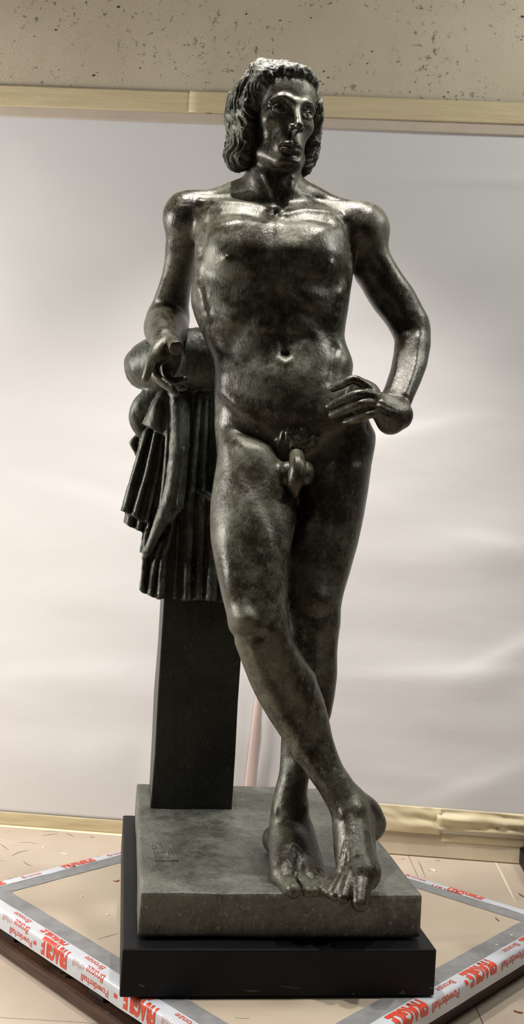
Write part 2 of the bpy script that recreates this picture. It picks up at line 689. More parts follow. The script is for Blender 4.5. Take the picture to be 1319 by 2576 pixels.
hexa(bm, [wp(-2.6, -.02, 0), wp(3.0, -.02, 0), wp(3.0, -.02, -.1), wp(-2.6, -.02, -.1), wp(-2.6, 3.1, 0), wp(3.0, 3.1, 0), wp(3.0, 3.1, -.1), wp(-2.6, 3.1, -.1)])
wall = tag(bm_obj('wall_back', bm, M_WALL), kind='structure')
# deeper pits, drawn as flat near-black patches on the plaster
M_PIT = simple('pit_dark', (0.055, 0.042, 0.032), 0.9)
rs = random.Random(11)
bm = bmesh.new()
for px, py, r in ((298, 18, 5), (140, 75, 4), (705, 52, 4), (236, 190, 5), (352, 172, 3), (815, 180, 3), (1315, 42, 5), (1312, 100, 3), (826, 195, 3.5), (805, 205, 3), (813, 212, 3), (937, 130, 3), (620, 35, 3), (783, 45, 3), (1128, 232, 3), (86, 92, 3), (925, 160, 2.5)):
    s, z = wallpt(px, py)
    r = r / FPX * WD * .8
    c0 = wp(s, z, .0006)
    ring = []
    for k in range(9):
        a = k / 9 * 6.283
        q = r * rs.uniform(.6, 1.25)
        ring.append(bm.verts.new(wp(s + q * math.cos(a), z + q * .8 * math.sin(a), .0010)))
    cv = bm.verts.new(c0)
    for k in range(9):
        bm.faces.new((cv, ring[k], ring[(k + 1) % 9]))
pit = bm_obj('plaster_pit', bm, M_PIT, wall)
pit['kind'] = 'stuff'

# skirting board
M_SKIRT = simple('cream_paint', (0.60, 0.51, 0.37), 0.45, 9, .06, .0004, 60)
bm = bmesh.new()
hexa(bm, [wp(-2.6, 0, .018), wp(3.0, 0, .018), wp(3.0, 0, -.01), wp(-2.6, 0, -.01), wp(-2.6, .115, .018), wp(3.0, .115, .018), wp(3.0, .115, -.01), wp(-2.6, .115, -.01)])
bmesh.ops.bevel(bm, geom=list(bm.edges), offset=.004, segments=2, affect='EDGES')
tag(bm_obj('baseboard_back', bm, M_SKIRT), kind='structure')

# backdrop paper: two sheets that overlap behind the legs
m, nt, b = mat('backdrop_paper')
v = objcoord(nt)
c = ramp(nt, noise_n(nt, 1.2, 3, 0.5, v), [(0.3, (0.64, 0.62, 0.61)), (0.7, (0.685, 0.665, 0.655))])
nt.links.new(c, b.inputs['Base Color'])
b.inputs['Roughness'].default_value = 0.75
b.inputs['Specular IOR Level'].default_value = 0.25
bump(nt, b, noise_n(nt, 1, 4, 0.6, objcoord(nt, (3, 3, 6))), 0.010, 0.22)
M_PAPER = m
m, nt, b = mat('paper_underside_tint')
b.inputs['Base Color'].default_value = (0.60, 0.47, 0.42, 1)
b.inputs['Roughness'].default_value = 0.8
M_PAPER2 = m

PZ1 = 2.225
SEAM = wallpt(1000, 457)[1]
CREASES = [(*wallpt(px_, py_), k_, a_, l_) for px_, py_, k_, a_, l_ in ((1240, 1372, -.12, .006, .13), (1120, 1700, .10, .007, .30), (1290, 1640, .55, .006, .16), (1170, 1985, .45, .007, .16), (1060, 1960, -.1, .005, .2), (200, 1250, -.2, .005, .3), (120, 1700, .1, .004, .3), (1000, 1100, .25, .006, .25))]


def paper_off(base, sd):
    def f(s, z, u, v):
        w = .006 * nz3(s * 1.7 + sd, z * 3.2, sd) + .0035 * nz3(s * 3 + z * 1.5, z * 8.0, sd + 4)
        w += .006 * math.exp(-((z - SEAM - .02 * s) / .016) ** 2) * min(1, max(0, s * 2.5))
        for (cs, cz, k, aa, ll) in CREASES:
            q = (z - cz - k * (s - cs))
            w += aa * math.exp(-(q / .030) ** 2 if q > 0 else -(q / .09) ** 2) * math.exp(-((s - cs) / ll) ** 2)
        lo = 1 - min(1, max(0, (z - .15) / .5))
        return .0125 + base * (.25 + .75 * lo) + .0045 * lo + w * (.2 + .8 * min(1, 6 * min(v, 1 - v) + .1))
    return f


bm = wall_grid(-2.2, -.139, .035, PZ1, 110, 110, paper_off(.014, 1.0))
pl = solid(bm_obj('backdrop_paper', bm, M_PAPER, smooth=True), .0006)
tag(pl, 'left sheet of pale backdrop paper taped to the wall behind the pillar', 'backdrop', 'backdrop paper')
bm = wall_grid(-.19, 2.6, .08, PZ1, 150, 150, paper_off(.011, 5.0))
prr = solid(bm_obj('backdrop_paper', bm, M_PAPER, smooth=True), .0006)
tag(prr, 'right sheet of pale backdrop paper taped to the wall above the skirting', 'backdrop', 'backdrop paper')
# folded back edge of the left sheet, seen between the legs
bm = bmesh.new()
rows = []
for j in range(31):
    v_ = j / 30
    z = .07 + .62 * v_
    w = .040 * (1 - v_) ** .9 + .001
    row = []
    for i in range(5):
        u = i / 4
        row.append(bm.verts.new(wp(-.137 - w * (1 - u), z, .044 + .004 * math.sin(u * 3.14))))
    rows.append(row)
for j in range(30):
    for i in range(4):
        bm.faces.new((rows[j][i], rows[j][i + 1], rows[j + 1][i + 1], rows[j + 1][i]))
fl = solid(bm_obj('folded_edge', bm, M_PAPER2, pl, smooth=True), .0006)

# masking tape strips
m, nt, b = mat('masking_tape')
v = objcoord(nt, (2, 2, 30))
c = ramp(nt, noise_n(nt, 3.0, 4, 0.6, v), [(0.3, (0.54, 0.44, 0.26)), (0.7, (0.62, 0.52, 0.325))])
nt.links.new(c, b.inputs['Base Color'])
b.inputs['Roughness'].default_value = 0.5
bump(nt, b, noise_n(nt, 4, 4, 0.6, objcoord(nt, (3, 3, 22))), 0.003, 0.6)
M_TAPE = m
m, nt, b = mat('masking_tape_pale')
c = ramp(nt, noise_n(nt, 6.0, 4, 0.6, objcoord(nt)), [(0.3, (0.62, 0.52, 0.32)), (0.7, (0.70, 0.61, 0.41))])
nt.links.new(c, b.inputs['Base Color'])
b.inputs['Roughness'].default_value = 0.42
M_TAPE2 = m


M_TAPE3 = simple('masking_tape_thin', (0.52, 0.435, 0.345), .6, 8, .06)


def tape(s0, s1, z0, z1, base, amp, label, mat_, seed, ns=60, nzv=14, fz=40.0):
    off = lambda s, z, u, v: base + amp * (abs(nz3(s * 5 + seed, z * fz, seed)) + .5 * nz3(s * 22, z * fz * 2 + s * 14, seed)) * math.sin(math.pi * min(1, max(0, v))) ** .5
    bm = wall_grid(s0, s1, z0, z1, ns, nzv, off)
    o = solid(bm_obj('masking_tape', bm, mat_, smooth=True), .0004)
    return tag(o, label, 'tape', 'masking tape strips')


T1, T2, TM = CZ + (2.392 - 1.02) * .9594, CZ + (2.288 - 1.02) * .9594, CZ + (2.325 - 1.02) * .9594
tape(-2.2, -.40, TM - .004, T1 - .002, .0205, .002, 'upper strip of tan masking tape along the paper top, left of the head', M_TAPE, 1, 70, 12, 26)
tape(-.47, 2.4, TM - .002, T1, .0225, .002, 'upper strip of tan masking tape along the paper top, right of the head', M_TAPE, 2, 90, 12, 26)
tape(-2.2, 2.4, T2, TM + .012, .0190, .0008, 'lower overlapping strip of pale tan tape just under the top tape line', M_TAPE3, 3, 90, 8, 20)
tape(-2.2, -.30, .004, .045, .034, .003, 'tan masking tape closing the paper to the floor at the left', M_TAPE, 4, 70, 8, 30)
tape(.05, .425, .075, .155, .032, .012, 'wrinkled pale masking tape along the skirting, right behind the heel', M_TAPE2, 5, 50, 16, 26)
tape(.41, 2.4, .088, .155, .033, .016, 'wrinkled pale masking tape above the skirting at the far right', M_TAPE2, 6, 110, 18, 28)
tape(.43, 2.4, .052, .096, .020, .002, 'flat pale tape strip on the skirting face at the far right', M_TAPE2, 7, 60, 8, 20)
# bright cut edge of tape on the floor at the left
bm = bmesh.new()
hexa(bm, [wp(-2.2, .0005, .044), wp(-.32, .0005, .042), wp(-.32, .0005, .0), wp(-2.2, .0005, .0), wp(-2.2, .004, .040), wp(-.32, .004, .038), wp(-.32, .006, .0), wp(-2.2, .006, .0)])
tag(bm_obj('masking_tape', bm, simple('tape_edge', (0.85, 0.76, 0.52), .5)), 'bright pale tape edge lying along the floor line at the left', 'tape', 'masking tape strips')

# ------------------------------------------------------------------ dolly under the plinth
def isect(p, d, q, e):
    t = np.linalg.solve(np.array([d, -e]).T, q - p)[0]
    return p + d * t


OUT = 0.072                                  # grey tape's inner edge to the board's edge
CL, CRR = np.array([-0.5328, 2.3287]), np.array([0.6633, 2.3361])
dFL, dFR = np.array([.6913, -.7226]), np.array([-.6652, -.7467])
dBL, dBR = np.array([.6819, .7314]), np.array([-.7786, .6275])
CF, CBK = isect(CL, dFL, CRR, dFR), isect(CL, dBL, CRR, dBR)


def side(a, b):
    e = (b - a) / np.linalg.norm(b - a)
    w = np.array([e[1], -e[0]])
    mid = (CL + CRR + CF + CBK) / 4
    if w @ ((a + b) / 2 - mid) < 0: w = -w
    return a, e, w, float(np.linalg.norm(b - a))


SIDES = [(n_, *side(a_, b_)) for n_, a_, b_ in (('front_left', CL, CF), ('front_right', CF, CRR), ('back_right', CRR, CBK), ('back_left', CBK, CL))]
ctr = Vector((*((CL + CRR + CF + CBK) / 4), 0))
dolly = empty('plinth_dolly', ctr)
tag(dolly, 'square wooden dolly with taped edges on the floor under the black plinth', 'dolly')
ZT = ZD - .001
m, nt, b = mat('dolly_board')
v = objcoord(nt)
c = ramp(nt, noise_n(nt, 4.0, 6, 0.6, v), [(0.3, (0.50, 0.405, 0.30)), (0.7, (0.57, 0.475, 0.365))])
c = mix(nt, ramp(nt, noise_n(nt, 70, 5, 0.75, v), [(0.64, (0, 0, 0)), (0.8, (.6, .6, .6))]), c, (0.68, 0.56, 0.42))
nt.links.new(c, b.inputs['Base Color'])
b.inputs['Roughness'].default_value = 0.6
M_BOARD = m
bm = bmesh.new()
o_ = OUT - .002
oc = []
for i in range(4):
    (_, p1, e1, w1, _), (_, p2, e2, w2, _) = SIDES[i - 1], SIDES[i]
    oc.append(isect(p1 + w1 * o_, e1, p2 + w2 * o_, e2))
hexa(bm, [Vector((q[0], q[1], ZT - .030)) for q in oc] + [Vector((q[0], q[1], ZT)) for q in oc])
bmesh.ops.bevel(bm, geom=[e for e in bm.edges], offset=.006, segments=3, affect='EDGES')
bm_obj('deck_board', bm, M_BOARD, dolly)
M_GREY = simple('grey_cloth_tape', (0.255, 0.255, 0.255), 0.55, 30, .15, .0006, 140)
m, nt, b = mat('white_packing_tape')
c = ramp(nt, noise_n(nt, 12, 4, 0.6, objcoord(nt)), [(0.3, (0.56, 0.59, 0.63)), (0.7, (0.67, 0.70, 0.75))])
nt.links.new(c, b.inputs['Base Color'])
b.inputs['Roughness'].default_value = 0.28
bump(nt, b, noise_n(nt, 30, 4, 0.6, objcoord(nt)), 0.0015, 0.5)
M_WHITE = m
M_RED = simple('red_print', (0.72, 0.075, 0.035), 0.4)
M_PINK = simple('faded_pink_print', (0.70, 0.47, 0.46), 0.4)
M_WOOD = None
m, nt, b = mat('stained_wood')
vv = objcoord(nt)
c = ramp(nt, noise_n(nt, 3, 5, .65, objcoord(nt, (3, 3, 60))), [(0.35, (0.030, 0.014, 0.008)), (0.68, (0.11, 0.050, 0.027))])
c = mix(nt, ramp(nt, noise_n(nt, 40, 4, .7, vv), [(.66, (0, 0, 0)), (.74, (.35, .35, .35))]), c, (0.36, 0.30, 0.25))
nt.links.new(c, b.inputs['Base Color'])
b.inputs['Roughness'].default_value = 0.5
M_WOOD = m

def prof(t, n=0.0, r=.007, w=OUT):
    """t across the edge: flat on top, round the corner, down the side; returns outward distance and height"""
    flat = w - r
    arc = r * math.pi / 2
    if t < flat:
        return t, ZT + n
    if t < flat + arc:
        a = (t - flat) / r
        return flat + (r + n) * math.sin(a), ZT - r + (r + n) * math.cos(a)
    return w + n, ZT - r - (t - flat - arc)


def strip(side, name, t0, t1, n, mt, ext=.05, amp=.0006, nt_=14, seed=0, mid=False):
    _, o, e, w, L = side
    bm = bmesh.new()
    g = []
    ns = 90
    for i in range(ns + 1):
        s = -ext + (L + 2 * ext) * i / ns
        row = []
        for j in range(nt_ + 1):
            jj = j / nt_
            t = t0 + (t1 - t0) * jj
            if jj in (0, 1):
                t += .0012 * nz3(s * 14, seed * 3.1 + jj)
            u, z = prof(t, n + amp * (1 + nz3(s * 25, t * 60, seed)))
            q = o + e * s + w * u
            row.append(bm.verts.new((q[0], q[1], z)))
        g.append(row)
    for i in range(ns):
        for j in range(nt_):
            bm.faces.new((g[i][j], g[i + 1][j], g[i + 1][j + 1], g[i][j + 1]))
    return bm_obj(name, bm, mt, dolly, smooth=True)


def print_text(side, txt, s, t, size, mt, stretch=1.0, bold=0.0, flip=True, parent=None, shear=0.0, tmin=None, tmax=None):
    """red printing wrapped over the taped edge; flip = read from inside the dolly (upside down from the front)"""
    _, o, e, w, L = side
    cu = bpy.data.curves.new('lettering', 'FONT')
    cu.body = txt
    cu.size = 1.0
    cu.offset = bold
    cu.shear = shear
    cu.resolution_u = 3
    ob = bpy.data.objects.new('lettering', cu)
    COL.objects.link(ob)
    bpy.context.view_layer.update()
    dg = bpy.context.evaluated_depsgraph_get()
    me = bpy.data.meshes.new_from_object(ob.evaluated_get(dg))
    bpy.data.objects.remove(ob)
    bpy.data.curves.remove(cu)
    bm = bmesh.new()
    bm.from_mesh(me)
    bpy.data.meshes.remove(me)
    sc = size / .72
    for vtx in bm.verts:
        vtx.co = Vector((vtx.co.x * sc * stretch, vtx.co.y * sc, 0))
    # slice across so that it can bend round the edge, and trim
    H_ = size * 1.4
    for k in range(int(H_ / .0022)):
        y = -size * .35 + k * .0022
        bmesh.ops.bisect_plane(bm, geom=bm.verts[:] + bm.edges[:] + bm.faces[:], plane_co=(0, y, 0), plane_no=(0, 1, 0))
    for lim, sgn in ((tmin, -1), (tmax, 1)):
        if lim is None: continue
        yy = (lim - t) * (-1 if not flip else 1)
        bmesh.ops.bisect_plane(bm, geom=bm.verts[:] + bm.edges[:] + bm.faces[:], plane_co=(0, yy, 0), plane_no=(0, (sgn if flip else -sgn), 0), clear_outer=True)
    for vtx in bm.verts:
        x, y = vtx.co.x, vtx.co.y
        # flip: letters' up points outward / down the side, reading runs against the side direction
        tt = t + y if flip else t - y
        ss = s - x if flip else s + x
        u, z = prof(tt, .0019)
        q = o + e * ss + w * u
        vtx.co = (q[0], q[1], z)
    bmesh.ops.recalc_face_normals(bm, faces=bm.faces)
    return bm_obj('lettering', bm, mt, parent or dolly)


wt = []
for i, sd in enumerate(SIDES):
    strip(sd, 'grey_tape', -.002, .046, .0004, M_GREY, .045, .0005, 8, i)
    wt.append(strip(sd, 'white_tape', .041, .105, .0010, M_WHITE, .068, .0003, 22, i + 9))
FRAG = dict(stretch=.545, bold=.052)
s0 = SIDES[0]
for s in (.068, .358, .648, .938):
    print_text(s0, 'FRAGILE', s, .0655, .034, M_RED, parent=wt[0], tmax=.103, **FRAG)
    print_text(s0, '-', s - .117, .078, .03, M_RED, stretch=.7, bold=.05, parent=wt[0])
    print_text(s0, 'FRAGILE', s - .036, .042, .030, M_RED, stretch=.60, bold=.04, parent=wt[0], tmin=.0445, tmax=.0595)
for s in (.175, .452, .740):
    print_text(s0, 'Bronze', s + .004, .046, .0150, M_RED, stretch=1.1, parent=wt[0])
    print_text(s0, 'Bronze', s + .032, .066, .0155, M_RED, stretch=.95, parent=wt[0])
    print_text(s0, 'Powderhall', s + .052, .0865, .0150, M_RED, stretch=1.0, parent=wt[0], tmax=.103)
    print_text(s0, 'erhall', s - .034, .070, .0140, M_PINK, stretch=.95, parent=wt[0])
s1 = SIDES[1]
L1 = s1[4]
for d in (.015, .270, .535, .79):
    s = L1 - d + .012
    print_text(s1, 'FRAGILE', s, .0470, .038, M_RED, parent=wt[1], **FRAG)
    print_text(s1, '-', s - .117, .062, .03, M_RED, stretch=.7, bold=.05, parent=wt[1])
for d in (.135, .405, .68):
    s = L1 - d
    print_text(s1, 'Bronze', s + .006, .047, .0155, M_RED, stretch=1.0, parent=wt[1])
    print_text(s1, 'Powderhall', s - .004, .0715, .0185, M_RED, stretch=.87, parent=wt[1])
s2 = SIDES[2]
for s in (.225, .515, .80):
    print_text(s2, 'FRAGILE', s, .0510, .034, M_RED, parent=wt[2], tmax=.085, **FRAG)
    print_text(s2, '-', s - .117, .066, .03, M_RED, stretch=.7, bold=.05, parent=wt[2])
    print_text(s2, 'FRAGILE', s + .04, .0425, .03, M_RED, stretch=.54, bold=.04, parent=wt[2], tmax=.0495)
    print_text(s2, 'Bronze', s + .125, .0530, .0150, M_RED, stretch=1.0, parent=wt[2])
    print_text(s2, 'Bronze', s + .165, .0425, .0095, M_RED, stretch=1.1, parent=wt[2])
s3 = SIDES[3]
L3 = s3[4]
for d in (-.075, .19, .455, .72):
    print_text(s3, 'FRAGILE', L3 - d, .047, .034, M_RED, parent=wt[3], **FRAG)
    print_text(s3, '-', L3 - d - .117, .062, .03, M_RED, stretch=.7, bold=.05, parent=wt[3])
for d in (.070, .331, .595):
    print_text(s3, 'Bronze', L3 - d, .050, .0135, M_RED, stretch=1.0, parent=wt[3])
# lower rails of stained wood, one per side
M_DARK = simple('gap_shade_wood', (0.022, 0.018, 0.016), 0.8)  # near-black spacer wood, the shade of the gap under the deck put into its colour
for (nm, o, e, w, L), u1, zr in zip(SIDES, (.078, .045, .05, .05), (.031, .040, .034, .034)):
    bm = bmesh.new()
    u0 = u1 - .052
    pts = []
    for z in (0.001, zr):
        for s, u in ((-u1, u1), (L + u1, u1), (L + u0, u0), (-u0, u0)):
            q = o + e * s + w * u
            pts.append((q[0], q[1], z))
    hexa(bm, pts)
    bmesh.ops.bevel(bm, geom=list(bm.edges), offset=.003, segments=2, affect='EDGES')
    bm_obj('lower_rail', bm, M_WOOD, dolly)
    for k in (.12, .5, .88):
        q = o + e * (L * k) + w * min(u1 - .028, .045)
        bm = box_bm(q[0], q[1], zr, ZT - .030, .05, .03, math.atan2(e[1], e[0]), .002, 1)
        bm_obj('spacer_block', bm, M_DARK, dolly)
# caster seen in the gap at the front left
q = SIDES[0][1] + SIDES[0][2] * .33 + SIDES[0][3] * .060
bm = bmesh.new()
bmesh.ops.create_cone(bm, cap_ends=True, segments=20, radius1=.010, radius2=.010, depth=.016)
bmesh.ops.bevel(bm, geom=[e for e in bm.edges if len(e.link_faces) == 2 and e.calc_face_angle(0) > 1], offset=.002, segments=2, affect='EDGES')
bm.transform(Matrix.Translation((q[0], q[1], .047)) @ Matrix.Rotation(math.pi / 2, 4, 'Y'))
bm_obj('rail_bolt', bm, simple('black_metal', (0.02, 0.02, 0.02), .4), dolly)

# ------------------------------------------------------------------ black plinth
m, nt, b = mat('black_painted_wood')
v = objcoord(nt)
c = mix(nt, ramp(nt, noise_n(nt, 5, 3, .6, objcoord(nt, (1, 1, 2.5))), [(.70, (0, 0, 0)), (.76, (.35, .35, .35))]), (0.0035, 0.0035, 0.0045), (0.04, 0.04, 0.045))
nt.links.new(c, b.inputs['Base Color'])
b.inputs['Roughness'].default_value = 0.5
b.inputs['Specular IOR Level'].default_value = 0.22
bump(nt, b, noise_n(nt, 160, 3, .6, v), .0004, .5)
M_BLACK = m
KX, KY, KW, KD = 0.0322, 2.2947, 0.5991, 0.8267
bm = box_bm(KX, KY, ZK0 + .0033, ZK1, KW, KD, YAW, .004, 3)
tag(bm_obj('black_plinth', bm, M_BLACK), 'matt black wooden plinth block on the dolly under the bronze base', 'plinth')
# ------------------------------------------------------------------ neighbouring plinth at the right edge
nb = empty('stepped_plinth', (1.10, 2.80, 0))
tag(nb, 'black stepped plinth cut off by the right picture edge near the wall', 'plinth')
bm = bmesh.new()
pA = [G(1299, 2162, 0), G(1345, 2245, 0)]
a = Vector(pA[0]); d = (Vector(pA[1]) - a).normalized()
nrm = Vector((-d.y, d.x, 0))
if nrm.x < 0: nrm = -nrm
for (off, z0, z1, nm) in ((0.0, .004, .052, 'lower_step'), (.028, .052, .105, 'upper_step')):
    bm = bmesh.new()
    we = Vector((WE[0], WE[1], 0))
    p0 = a + d * (off + .025) + we * off
    p1 = p0 + d * (.50 - 2 * off)
    p2, p3 = p1 + we * (.45 - 2 * off), p0 + we * (.45 - 2 * off)
    hexa(bm, [Vector((q.x, q.y, z0)) for q in (p0, p1, p2, p3)] + [Vector((q.x, q.y, z1)) for q in (p0, p1, p2, p3)])
    bmesh.ops.bevel(bm, geom=list(bm.edges), offset=.003, segments=2, affect='EDGES')
    bm_obj(nm, bm, M_BLACK, nb)

# ------------------------------------------------------------------ marks and scraps on the floor
M_SCUFF = simple('scuff', (0.20, 0.165, 0.14), 0.7)
M_LINE = simple('pale_line', (0.78, 0.70, 0.50), 0.5)
M_FLAKE = simple('paper_white', (0.80, 0.78, 0.73), 0.6)
M_SPLINT = simple('raw_wood', (0.36, 0.15, 0.07), 0.6)


def ribbon(pts, wpx, z, h=.0006):
    """thin raised ribbon on a level surface through photo points"""
    bm = bmesh.new()
    W = [Vector(G(x, y, z)) for x, y in spline(np.array(pts, float), 5)]
    prev = None
    for i, p in enumerate(W):
        d = (W[min(i + 1, len(W) - 1)] - W[max(i - 1, 0)]).normalized()
        n = Vector((-d.y, d.x, 0))
        t = i / (len(W) - 1)
        r = wpx * p.y / FPX * .5 * (.25 + .75 * math.sin(math.pi * min(max(t, .04), .96)))
        cur = [bm.verts.new(p + n * r + Vector((0, 0, 0))), bm.verts.new(p + n * r * .6 + Vector((0, 0, h))), bm.verts.new(p - n * r * .6 + Vector((0, 0, h))), bm.verts.new(p - n * r)]
        if prev:
            for k in range(3):
                bm.faces.new((prev[k], cur[k], cur[k + 1], prev[k + 1]))
        prev = cur
    return bm


for pts, w in (([(108, 2102), (128, 2099), (146, 2097)], 4), ([(165, 2097), (175, 2099), (186, 2104)], 4), ([(30, 2153), (48, 2144), (72, 2139)], 4), ([(58, 2166), (70, 2175), (82, 2178)], 4),
               ([(108, 2093), (130, 2091), (160, 2092)], 2), ([(226, 2105), (232, 2106), (238, 2106)], 6), ([(1010, 2160), (1014, 2161), (1018, 2160)], 4), ([(1096, 2164), (1101, 2165), (1107, 2164)], 5),
               ([(0, 2123), (10, 2130), (22, 2138)], 3), ([(45, 2120), (70, 2119), (95, 2123)], 2), ([(1052, 2165), (1060, 2180), (1071, 2208)], 2.5)):
    o = bm_obj('scuff_mark', ribbon(pts, w, .0002, .0004), M_SCUFF, flo)
tag(bm_obj('floor_tape', ribbon([(1246, 2166), (1262, 2196), (1283, 2240), (1299, 2272)], 6, .0003), M_LINE), 'thin pale strip of tape on the floor beyond the dolly at the right', 'tape')


def flake(pts, z, name, label, cat, m_, wpx=5, h=.0015):
    tag(bm_obj(name, ribbon(pts, wpx, z, h), m_), label, cat)


flake([(150, 2148), (158, 2147), (170, 2149)], .0003, 'paper_scrap', 'small white paper scrap on the floor left of the statue, nearer the dolly', 'scrap', M_FLAKE)
flake([(103, 2133), (107, 2132), (111, 2133)], .0003, 'paper_scrap', 'tiny white crumb on the floor at left, nearest the taped wall', 'scrap', M_FLAKE)
flake([(1080, 2191), (1088, 2189), (1097, 2192)], .0003, 'paper_scrap', 'white crumpled flake on the floor behind the dolly at right', 'scrap', M_FLAKE, 7, .003)
flake([(1306, 2249), (1313, 2254), (1322, 2259)], .0003, 'wood_splinter', 'reddish splinter on the floor at the right edge under the black stepped plinth', 'splinter', M_SPLINT, 3, .003)
flake([(1293, 2544), (1304, 2548), (1316, 2550)], .0003, 'wood_splinter', 'dark splinter on the floor in the lower right corner before the dolly', 'splinter', M_SPLINT, 3, .003)
flake([(1247, 2309), (1252, 2314), (1257, 2318)], ZT + .0002, 'wood_splinter', 'small reddish splinter lying on the dolly near its right corner', 'splinter', M_SPLINT, 3, .002)
flake([(284, 2216), (292, 2218), (300, 2215)], ZT + .0002, 'wood_splinter', 'small dark splinter on the dolly beside the black plinth at left', 'splinter', M_SPLINT, 3, .002)
for pts in ([(246, 2362), (270, 2356), (298, 2348)], [(590, 2560), (610, 2562), (628, 2561)]):
    bm_obj('deck_scratch', ribbon(pts, 2.2, ZT + .0001, .0003), M_SCUFF, dolly)
for x, y in ((1287, 2352), (1251, 2377), (270, 2301), (205, 2255)):
    bm_obj('paint_fleck', ribbon([(x - 4, y), (x, y), (x + 4, y)], 6, ZT + .0006, .0008), M_FLAKE, dolly)
# rub marks on the black plinth's front
M_RUB = simple('rubbed_black', (0.05, 0.05, 0.055), 0.55)
kf = np.array([math.cos(YAW), math.sin(YAW)])
kn = np.array([math.sin(YAW), -math.cos(YAW)])
k0 = np.array([KX, KY]) + kn * (KD / 2 + .0002)
blackp = [o for o in bpy.data.objects if o.name == 'black_plinth'][0]


def onfront(px, py):
    d = ray(px, py)
    t = (k0 @ kn) / (d[:2] @ kn)
    return Vector(d * t + np.array([0, 0, CZ]))


for pts, w in (([(349, 2476), (357, 2480), (366, 2481)], 6), ([(612, 2490), (635, 2493), (660, 2491)], 4), ([(700, 2478), (730, 2484), (758, 2487)], 3), ([(884, 2504), (889, 2500), (894, 2501)], 5), ([(1005, 2500), (1014, 2496), (1020, 2500)], 9), ([(1080, 2487), (1086, 2485), (1092, 2486)], 7)):
    W = [onfront(*p) for p in spline(np.array(pts, float), 4)]
    bm = bmesh.new()
    prev = None
    for i, p in enumerate(W):
        r = w / FPX * p.y * .5 * math.sin(math.pi * (i + .5) / len(W))
        up = Vector((0, 0, r))
        f_ = Vector((kn[0], kn[1], 0)) * .0003
        cur = [bm.verts.new(p + up), bm.verts.new(p + f_), bm.verts.new(p - up)]
        if prev:
            for k in range(2):
                bm.faces.new((prev[k], cur[k], cur[k + 1], prev[k + 1]))
        prev = cur
    bm_obj('rub_mark', bm, M_RUB, blackp)

# ================================================================== the bronze statue
statue = empty('bronze_statue', (0.05, 2.30, ZB - 0.088), YAW)
tag(statue, 'dark bronze statue of a standing nude man leaning on a draped pillar', 'statue')

F = Field(axis((-.36, -.09, .0028), (-.09, .29, .0018), (.29, .42, .0028)),
          axis((1.83, 2.02, .0018), (2.02, 2.18, .0020), (2.18, 2.56, .0030)),
          axis((.245, .37, .0016), (.37, 1.66, .0029), (1.66, 2.04, .0017)))

# --- torso
TL = [(530, 500), (510, 520), (494, 560), (491, 600), (490, 650), (487, 700), (481, 740), (481, 765), (491, 800), (506, 835), (522, 870), (537, 905), (542, 935), (540, 980), (540, 1030), (543, 1070), (548, 1110), (550, 1150), (560, 1200)]
TR = [(840, 500), (868, 525), (878, 545), (888, 580), (890, 640), (887, 700), (881, 740), (876, 780), (870, 815), (866, 850), (872, 872), (884, 900), (889, 922), (884, 950), (890, 980), (905, 1010), (925, 1050), (940, 1090), (938, 1120), (922, 1160), (885, 1200)]
F.loft(TL, TR, [(500, 2.25, .03, .06), (520, 2.245, .058, .08), (540, 2.24, .078, .095), (565, 2.236, .094, .105), (600, 2.228, .112, .115), (660, 2.222, .125, .12), (720, 2.222, .12, .118), (800, 2.222, .108, .105), (880, 2.22, .098, .10), (960, 2.212, .108, .105), (1050, 2.212, .112, .125), (1130, 2.218, .10, .14), (1200, 2.22, .085, .13)], n=2.35, k=.03)
# shoulder girdle
for p, r in (((640, 500, 2.26), .05), ((740, 505, 2.26), .05)):
    F.ell(P(*p), (.075, .06, .035), k=.03)
F.tube([P(690, 470, 2.265), P(600, 503, 2.262), P(520, 520, 2.262), P(472, 545, 2.27)], [.05, .036, .036, .046], k=.03)
F.tube([P(690, 470, 2.265), P(780, 515, 2.255), P(850, 538, 2.245), P(912, 580, 2.235)], [.05, .034, .036, .05], k=.03)
F.ell(P(470, 550, 2.272), (.05, .055, .057), k=.03)
F.ell(P(918, 580, 2.232), (.052, .056, .058), k=.03)
# neck
F.loft([(620, 380), (620, 425), (616, 450), (612, 478), (603, 497), (585, 520), (560, 545)], [(760, 380), (758, 430), (757, 462), (760, 480), (778, 505), (800, 525), (830, 545)],
       [(380, 2.21, .055, .065), (440, 2.22, .060, .062), (480, 2.225, .060, .062), (510, 2.235, .062, .06), (545, 2.235, .062, .06)], n=2.1, k=.018)
# --- standing leg (behind)
F.loft([(720, 1055), (720, 1100), (735, 1180), (746, 1260), (718, 1330), (706, 1400), (703, 1460), (702, 1520), (708, 1580), (714, 1640), (716, 1700), (714, 1760), (712, 1810), (708, 1850), (706, 1900), (703, 1945), (690, 1992), (688, 2036), (684, 2075), (692, 2110)],
       [(920, 1055), (941, 1090), (938, 1140), (932, 1190), (925, 1240), (915, 1300), (900, 1370), (880, 1440), (865, 1490), (858, 1525), (857, 1570), (852, 1600), (848, 1640), (848, 1700), (842, 1750), (833, 1800), (815, 1850), (795, 1910), (778, 1955), (773, 1992), (775, 2018), (772, 2050), (768, 2075), (762, 2110)],
       [(1055, 2.22, .02, .10), (1090, 2.22, .05, .12), (1130, 2.22, .075, .12), (1180, 2.217, .095, .12), (1300, 2.21, .088, .095), (1400, 2.195, .075, .085), (1500, 2.178, .065, .07), (1560, 2.175, .064, .065), (1640, 2.185, .052, .065), (1720, 2.19, .048, .075), (1800, 2.185, .044, .065), (1900, 2.165, .038, .05), (1990, 2.14, .036, .046), (2050, 2.125, .038, .05), (2110, 2.12, .036, .05)], k=.02)
